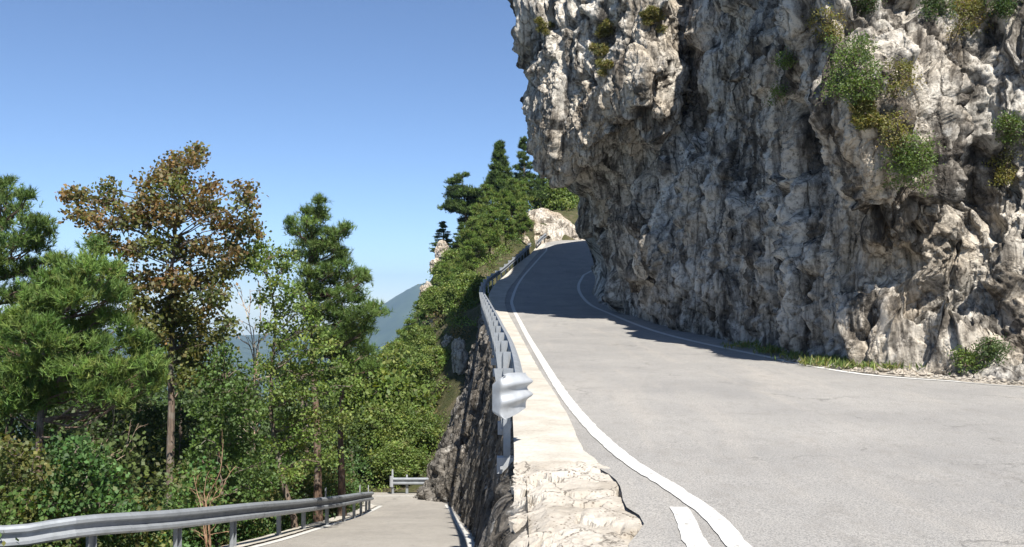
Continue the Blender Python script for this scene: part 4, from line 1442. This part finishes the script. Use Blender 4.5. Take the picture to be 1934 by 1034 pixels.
# (kind, px, base py, top py, Y, label)
conifer = None
SL = [
    ('con', 944, 415, 268, 93, "dense dark conifer with a pointed crown standing highest on the far slope"),
    ('thin', 990, 415, 258, 97, "thin see-through conifer with sparse level branches, next to the overhanging rock"),
    ('flat', 884, 470, 330, 82, "wind-bent pine with flat dark layers reaching out over open sky"),
    ('pin', 915, 470, 352, 86, "rounded mid green pine between the wind-bent pine and the dense dark conifer"),
    ('pin', 966, 452, 340, 90, "light green pine in front of the thin see-through conifer, beside the bare bank"),
    ('pin', 985, 475, 392, 88, "pine with a dark straight trunk closest to the guardrail stub"),
    ('pin', 955, 492, 400, 82, "pine with a slim dark trunk just above the shaded bend of the upper guardrail"),
    ('pin', 925, 515, 395, 74, "yellow-green pine above the shaded bend of the upper guardrail"),
    ('pin', 893, 535, 415, 73, "bright pine below the wind-bent pine"),
    ('pin', 905, 505, 388, 81, "slender pine half hidden between the wind-bent pine and the rounded mid green pine"),
    ('pin', 938, 470, 368, 88, "slender pine right under the dense dark conifer"),
    ('pin', 980, 458, 345, 93, "slender pine right under the thin see-through conifer"),
    ('pin', 806, 640, 552, 68, "slim pine on the left rim right above the low bushy tree"),
    ('pin', 846, 610, 500, 70, "slim pine between the olive leafy tree and the low bushy tree"),
    ('pin', 880, 570, 468, 67, "slim pine leaning over the leafy tree above the dark rock"),
    ('pin', 772, 705, 606, 60, "slim pine at the foot of the left rim beside the rounded bush-like tree"),
    ('thin', 872, 520, 420, 79, "sparse dark pine low beside the trunk of the wind-bent pine"),
    ('brd', 862, 555, 478, 76, "olive leafy tree on the left rim of the far slope among pale rocks"),
    ('thin', 836, 500, 418, 84, "small sparse tree on the skyline beside the pale rock at the left rim"),
    ('brd', 1046, 425, 335, 118, "dark green tree filling the gap between the bare bank and the overhang"),
    ('con', 1022, 400, 318, 116, "dark conifer behind the bare bank, half hidden by the cliff"),
    ('brd', 1076, 440, 372, 120, "dark green tree tucked against the cliff above the crest of the road"),
    ('brd', 826, 600, 545, 66, "low bushy tree halfway down the left rim of the far slope"),
    ('brd', 884, 600, 520, 62, "leafy tree right above the dark rock beside the upper guardrail"),
    ('brd', 792, 690, 620, 60, "rounded bush-like tree at the foot of the left rim, below the distant mountain"),
    ('brd', 752, 720, 650, 57, "leafy tree on the lower slope directly under the distant mountain"),
    ('brd', 702, 770, 680, 50, "leafy tree on the lower slope right behind the reddish pine trunk"),
    ('brd', 820, 742, 660, 54, "olive tree next to the pale rock on the retaining wall corner"),
    ('brd', 722, 868, 770, 47, "bright green bush behind the short far guardrail"),
    ('brd', 786, 862, 775, 47, "bright green bush against the dark corner of the retaining wall"),
    ('brd', 752, 908, 838, 45, "low bright green bush right above the short far guardrail"),
]
PROTO = {}
for i, (kd, px, pb, pt, Y, lab) in enumerate(SL):
    p = P(px, pb, Y)
    p[2] = min(p[2], float(terrain(p[0], p[1])[0]) + .3)
    top = P(px, pt, Y)[2]
    H = max(1.2, top - p[2])
    rz = i * 1.7
    if kd not in PROTO:
        if kd == 'con':
            o = slope_tree("conifer", lab, 'cone', 61, H, 1.7, p, G_PN + G_PD, 24, 1.7, .34, L=.26)
        elif kd == 'thin':
            o = slope_tree("conifer", lab, 'cone', 62, H, 1.8, p, G_PN + G_PD, 13, .6, .32, flat=.16, L=.26)
        elif kd == 'flat':
            o = slope_tree("pine_tree", lab, 'pine', 63, H, 1.9, p, G_PN + G_PD, 9, 1.2, .38, .3, lean=-.5, flat=.16, L=.26)
        elif kd == 'pin':
            o = slope_tree("pine_tree", lab, 'pine', 64, H, 1.35, p, G_LT + G_PB, 9, .62, .42, .4, L=.24)
        else:
            o = slope_tree("leafy_tree", lab, 'broad', 65, H, 1.9, p, G_LT, 9, 1.3, .15, .25)
        PROTO[kd] = (o, H)
    else:
        o, H0 = PROTO[kd]
        sc = H / H0
        wd_ = min(1.6, max(.6, sc)) * (1.15 if sc < .6 else 1.0)
        copy_tree(o, p, rz, (wd_, wd_, sc), lab)

# ================================================================== ROCKS ON THE SLOPE
def rock(name, label, c, size, seed, mat='outcrop', group=None, cat="rock", sub=48, amp=1.0):
    th, ph = np.meshgrid(np.linspace(0, 2 * math.pi, sub), np.linspace(.02, math.pi - .02, sub // 2))
    d = np.stack([np.cos(th) * np.sin(ph), np.sin(th) * np.sin(ph), np.cos(ph)], -1)
    q = d.reshape(-1, 3) * np.asarray(size)
    o = np.random.default_rng(seed).uniform(0, 90, 3)
    s = max(size)
    v, e, t = cells((q + o) / s * 2.6)
    v2, e2, t2 = cells((q + o) / s * 6.5)
    dd = .30 * (v - .5) + .26 * t + .12 * (v2 - .5) - .05 * (1 - smoothstep(0, .1, e)) + .16 * fbm((q + o) / s * 2, 4)
    q = q * (1 + amp * dd[:, None])
    q = q.reshape(d.shape)
    q[:, -1] = q[:, 0]
    m = MB()
    m.grid(q + np.asarray(c), flip=True)
    ob = m.build(name, M[mat], origin=c)
    return tag(ob, label, cat, group)


GR = "pale rocks on the far slope"
for i, (px, py, Y, sx, sz, lab) in enumerate([
    (836, 478, 82, .6, 1.0, "pale rock on the skyline at the left rim of the far slope"),
    (824, 505, 79, .5, .7, "small pale rock just below the skyline rock at the left rim"),
    (868, 516, 77, .6, .7, "pale rock patch among the trees below the wind-bent pine"),
    (806, 556, 72, .5, .8, "weathered rock on the left rim above the distant mountain"),
    (868, 676, 51, .45, 1.0, "tall pale grey rock on the shoulder of the retaining wall"),
    (752, 752, 56, .7, .9, "pale rock showing through the green lower slope"),
    (790, 768, 53, .5, .45, "small pale rock beside the lower-slope trees"),
    (985, 462, 92, .8, .9, "pale rock behind the pine trunks near the guardrail stub"),
    (822, 596, 66, .45, .8, "upright pale rock between the slim pines of the left rim"),
    (848, 650, 56, .4, .5, "low pale rock below the slim pines, above the wall shoulder"),
    (898, 548, 66, .5, .6, "grey rock just left of the upper guardrail"),
]):
    rock("rock_outcrop", lab, P(px, py, Y), (sx, sx * .8, sz), 70 + i, group=GR)
# bare pale bank at the crest
rock("bare_bank", "bare pale rocky bank in full sun at the crest of the upper road", P(1022, 472, 107), (4.6, 3.6, 4.4), 90, cat="bank", sub=130, amp=.32)

# ================================================================== PLANTS ON THE CLIFF
def cliff_plant(label, px, py, rx, rz_, cols, kind, seed, name="cliff_shrub", cat="shrub", out=.3, leaf=.055, dens=1.0, group="plants growing on the cliff"):
    """plant rooted in the rock face at px, py; rx, rz_ = half width and height in px"""
    rng = np.random.default_rng(seed)
    p, n_ = on_cliff(px, py)
    s = p[1] / FPX
    R, Rz = rx * s, rz_ * s
    root = empty(name, p, label, cat, group)
    wd, lf = MB(), MB()
    nb_ = max(5, int(9 * (rx * rz_ / 1000.0) ** .6 * dens) + 3)
    for j in range(nb_):
        t = rng.uniform(-1, 1, 2)
        a = px + t[0] * rx * .85
        b = py + t[1] * rz_ * .85
        q, m_ = on_cliff(a, b)
        if q[1] > p[1] + 1.6:
            continue
        o = rng.uniform(.2, 1) * out
        c = q + np.array([-.25, -.75, .3]) * o
        r = min(R, Rz) * rng.uniform(.3, .55) + .08
        if kind == 'grass':
            k = int(420 * (r / .3) ** 1.3)
            cc, d = ell(k, q + np.array([-.1, -.3, .05]) * out, np.array([r, r * .5, r * .8]), rng, .1)
            dd = rng.normal(size=(k, 3)) * .45 + np.array([-.25, -.65, -.15])
            lf.leaves(cc, dd, .16 * rng.uniform(.6, 1.3, k), palette(k, cols, rng), w=.07, rng=rng)
        else:
            broad_bough(lf, wd, c, r, rng, cols, leaf, .9 * dens, p, twig_r=.006)
    if not wd.v:
        q = p + np.array([-.1, -.3, .1])
        limb(wd, p, q, .02, .008, rng)
    if kind != 'grass':
        limb(wd, p, p + np.array([-.1, -.3, .25]), .03, .012, rng)
    wd.build("stems", M['bark'], root)
    lf.build("foliage", M['leaf' if kind != 'grass' else 'grass'], root)
    return root


C_OL = [(.10, .105, .03), (.12, .12, .035), (.085, .09, .03), (.14, .115, .05)]
C_GR = [(.065, .105, .028), (.08, .12, .03), (.055, .09, .026)]
C_DK = [(.035, .065, .022), (.045, .075, .026)]
for i, a in enumerate([
    ("hanging column of olive grass on the face of the overhang", 1134, 92, 17, 55, C_OL, 'grass'),
    ("olive grass tuft on a ledge near the upper right of the overhang", 1232, 36, 24, 18, C_OL, 'grass'),
    ("small grass tuft near the left edge of the overhang", 1026, 52, 17, 12, C_OL, 'grass'),
    ("large bright green shrub high on the sunny cliff right of the dark recess", 1606, 140, 42, 62, C_GR, 'shrub'),
    ("olive shrub above the large bright green one, beside the dark recess", 1556, 62, 24, 28, C_OL, 'shrub'),
    ("grassy olive tuft just below the large bright green shrub", 1632, 224, 22, 24, C_OL, 'grass'),
    ("wide green shrub low on the sunny cliff, above the bright yellow rock", 1724, 318, 48, 38, C_GR, 'shrub'),
    ("olive shrub merging into the top of the wide green shrub", 1694, 264, 26, 28, C_OL, 'shrub'),
    ("small olive bush halfway up between the two big cliff shrubs", 1702, 154, 20, 26, C_OL, 'shrub'),
    ("dark shrub at the top edge of the photo above the sunny cliff", 1764, 14, 34, 22, C_DK, 'shrub'),
    ("olive shrub at the top edge of the photo left of the pale slab", 1828, 30, 30, 36, C_OL, 'shrub'),
    ("dark shrub in the top right corner of the photo", 1880, 12, 28, 20, C_DK, 'shrub'),
    ("small dark bush at the top edge between recess and sunny cliff", 1642, 10, 22, 18, C_DK, 'shrub'),
    ("tiny green sprig in the dark recess, upper one", 1480, 122, 12, 13, C_GR, 'shrub'),
    ("tiny green sprig in the dark recess, lower one", 1464, 186, 13, 14, C_GR, 'shrub'),
    ("green shrub at the right edge of the photo halfway up the cliff", 1906, 262, 20, 30, C_GR, 'shrub'),
    ("olive clump at the right edge below the halfway shrub", 1894, 330, 16, 26, C_OL, 'shrub'),
    ("dark green shrub at the foot of the cliff in the right corner", 1868, 664, 26, 18, C_DK, 'shrub'),
    ("green shrub at the foot of the sunlit rock fins", 1822, 680, 26, 14, C_GR, 'shrub'),
]):
    cliff_plant(*a, 120 + i, leaf=.042, dens=1.8)


# grass and gravel on the verge at the foot of the cliff
def at_verge(px, py):
    return on(g_up, px, py)


rng = np.random.default_rng(77)
gm = MB()
for (px, py, w_, n) in [(1565, 692, 44, 900), (1600, 698, 20, 300), (1500, 682, 20, 200), (1455, 670, 26, 260), (1405, 660, 30, 200), (1760, 703, 26, 420), (1800, 704, 30, 480), (1850, 706, 40, 700), (1905, 712, 26, 420), (1690, 701, 22, 160), (1645, 702, 16, 160)]:
    a = at_verge(px, py)
    sc_ = a[1] / FPX
    x = px + rng.normal(size=n) * w_ * .55
    y = py - np.abs(rng.normal(size=n)) * 4 + 2
    c = np.array([at_verge(float(i_), float(j_)) for i_, j_ in zip(x[:60], y[:60])])
    c = c[rng.integers(0, len(c), n)] + rng.normal(size=(n, 3)) * np.array([.06, .06, 0])
    c[:, 2] = g_up(c[:, 1]) + .04
    d = rng.normal(size=(n, 3)) * .5 + np.array([0, 0, 1.0])
    s_ = rng.uniform(.08, .26, n)
    c[:, 2] += s_ * .3
    gm.leaves(c, d, s_, palette(n, C_GR + [(.12, .15, .04), (.15, .14, .06)], rng), w=.07, rng=rng)
tag(gm.build("roadside_grass", M['grass']), "patchy green grass along the foot of the cliff", "grass", kind='stuff')
# pale gravel ground strip between the edge line and the rock
c = px_path([(2300, 742), (1934, 727), (1800, 716.5), (1700, 709), (1640, 703), (1560, 692), (1480, 678)], g_up, step=.2)
mb = MB()
ribbon(mb, c, np.interp(c[:, 1], [14, 17, 19, 23], [.9, .62, .42, .2]), g_up, .012, ncross=9, wob=.1)
tag(mb.build("gravel_verge", M['rubble']), "pale gravelly verge between the edge line and the cliff", "verge", kind='structure')
mb = MB()
ico = np.array([[1, 0, 0], [-1, 0, 0], [0, 1, 0], [0, -1, 0], [0, 0, 1], [0, 0, -1]], float)
fc = [[0, 2, 4], [2, 1, 4], [1, 3, 4], [3, 0, 4], [2, 0, 5], [1, 2, 5], [3, 1, 5], [0, 3, 5]]
for k in range(900):
    j = rng.integers(0, len(c))
    r = .012 + rng.exponential(.02)
    r = min(r, .11)
    o = np.array([c[j, 0] + rng.normal() * .22 + .05, c[j, 1] + rng.normal() * .14 + .02, 0])
    o[2] = g_up(o[1]) + .015 + r * .3
    mb.add(ico * r * rng.uniform(.6, 1.3, (6, 1)) * np.array([1, 1, .7]) + o, fc)
tag(mb.build("loose_gravel", M['gravel']), "loose pale stones scattered along the foot of the cliff", "gravel", kind='stuff')
# bigger blocks
for i, (px, py, s_, lab) in enumerate([
    (1912, 662, .30, "upright pale boulder at the foot of the cliff by the right edge of the photo"),
    (1842, 690, .13, "pale stone lying in the grass below the sunlit rock fins"),
    (1880, 700, .11, "small stone between grass and edge line, near the right edge of the photo"),
    (1640, 690, .10, "small stone at the left end of the sunlit rock fins"),
]):
    p = on(g_up, px, max(py + s_ * 60, 706))
    p[2] = g_up(p[1]) + s_ * .5
    rock("boulder", lab, p, (s_ * .8, s_ * .7, s_ * 1.25 if i == 0 else s_ * .7), 140 + i, mat='gravel', group="loose stones at the cliff foot", cat="stone", sub=32)

# ================================================================== LIGHT, AIR
SUN = np.array([.235, -.72, 1.0])
SUN /= np.linalg.norm(SUN)
ld = bpy.data.lights.new("sun", 'SUN')
ld.energy = 5.0
ld.angle = math.radians(.5)
ld.color = (1.0, .955, .88)
lo = bpy.data.objects.new("sun", ld)
lo.rotation_euler = Vector(SUN).to_track_quat('Z', 'Y').to_euler()
lo.location = (10, -20, 40)
COL.objects.link(lo)
w = bpy.data.worlds.new("World")
SC.world = w
w.use_nodes = True
nt = w.node_tree
nt.nodes.clear()
sky = nt.nodes.new('ShaderNodeTexSky')
sky.sky_type = 'NISHITA'
sky.sun_disc = False
sky.sun_elevation = math.asin(SUN[2])
sky.sun_rotation = math.atan2(SUN[0], SUN[1])
sky.altitude = 1800
sky.air_density = .8
sky.dust_density = .15
sky.ozone_density = 4.2
bg = nt.nodes.new('ShaderNodeBackground')
bg.inputs[1].default_value = .085
out = nt.nodes.new('ShaderNodeOutputWorld')
nt.links.new(sky.outputs[0], bg.inputs[0])
nt.links.new(bg.outputs[0], out.inputs[0])

v = np.array([[x, y, z] for x in (-7000, 7000) for y in (-600, 7000) for z in (-620, 215)], float)
hz = MB()
hz.add(v, [[0, 1, 3, 2], [4, 6, 7, 5], [0, 4, 5, 1], [2, 3, 7, 6], [0, 2, 6, 4], [1, 5, 7, 3]])
hm = NT("haze_air")
pv = hm.node('ShaderNodeVolumePrincipled', {'Color': (.50, .70, 1.0, 1), 'Density': 1.35e-4, 'Anisotropy': .2})
hm.l.new(pv.outputs[0], hm.out.inputs['Volume'])
ho = hz.build("haze", hm.mat)
tag(ho, "thin pale blue haze over the valley air", "haze", kind='stuff')

SC.view_settings.view_transform = 'Standard'
SC.view_settings.look = 'None'
SC.view_settings.exposure = .95
SC.view_settings.gamma = 1
SC.view_settings.use_curve_mapping = False
SC.render.film_transparent = False
SC.cycles.max_bounces = 6
SC.cycles.diffuse_bounces = 2
SC.cycles.volume_bounces = 0
SC.cycles.use_denoising = True
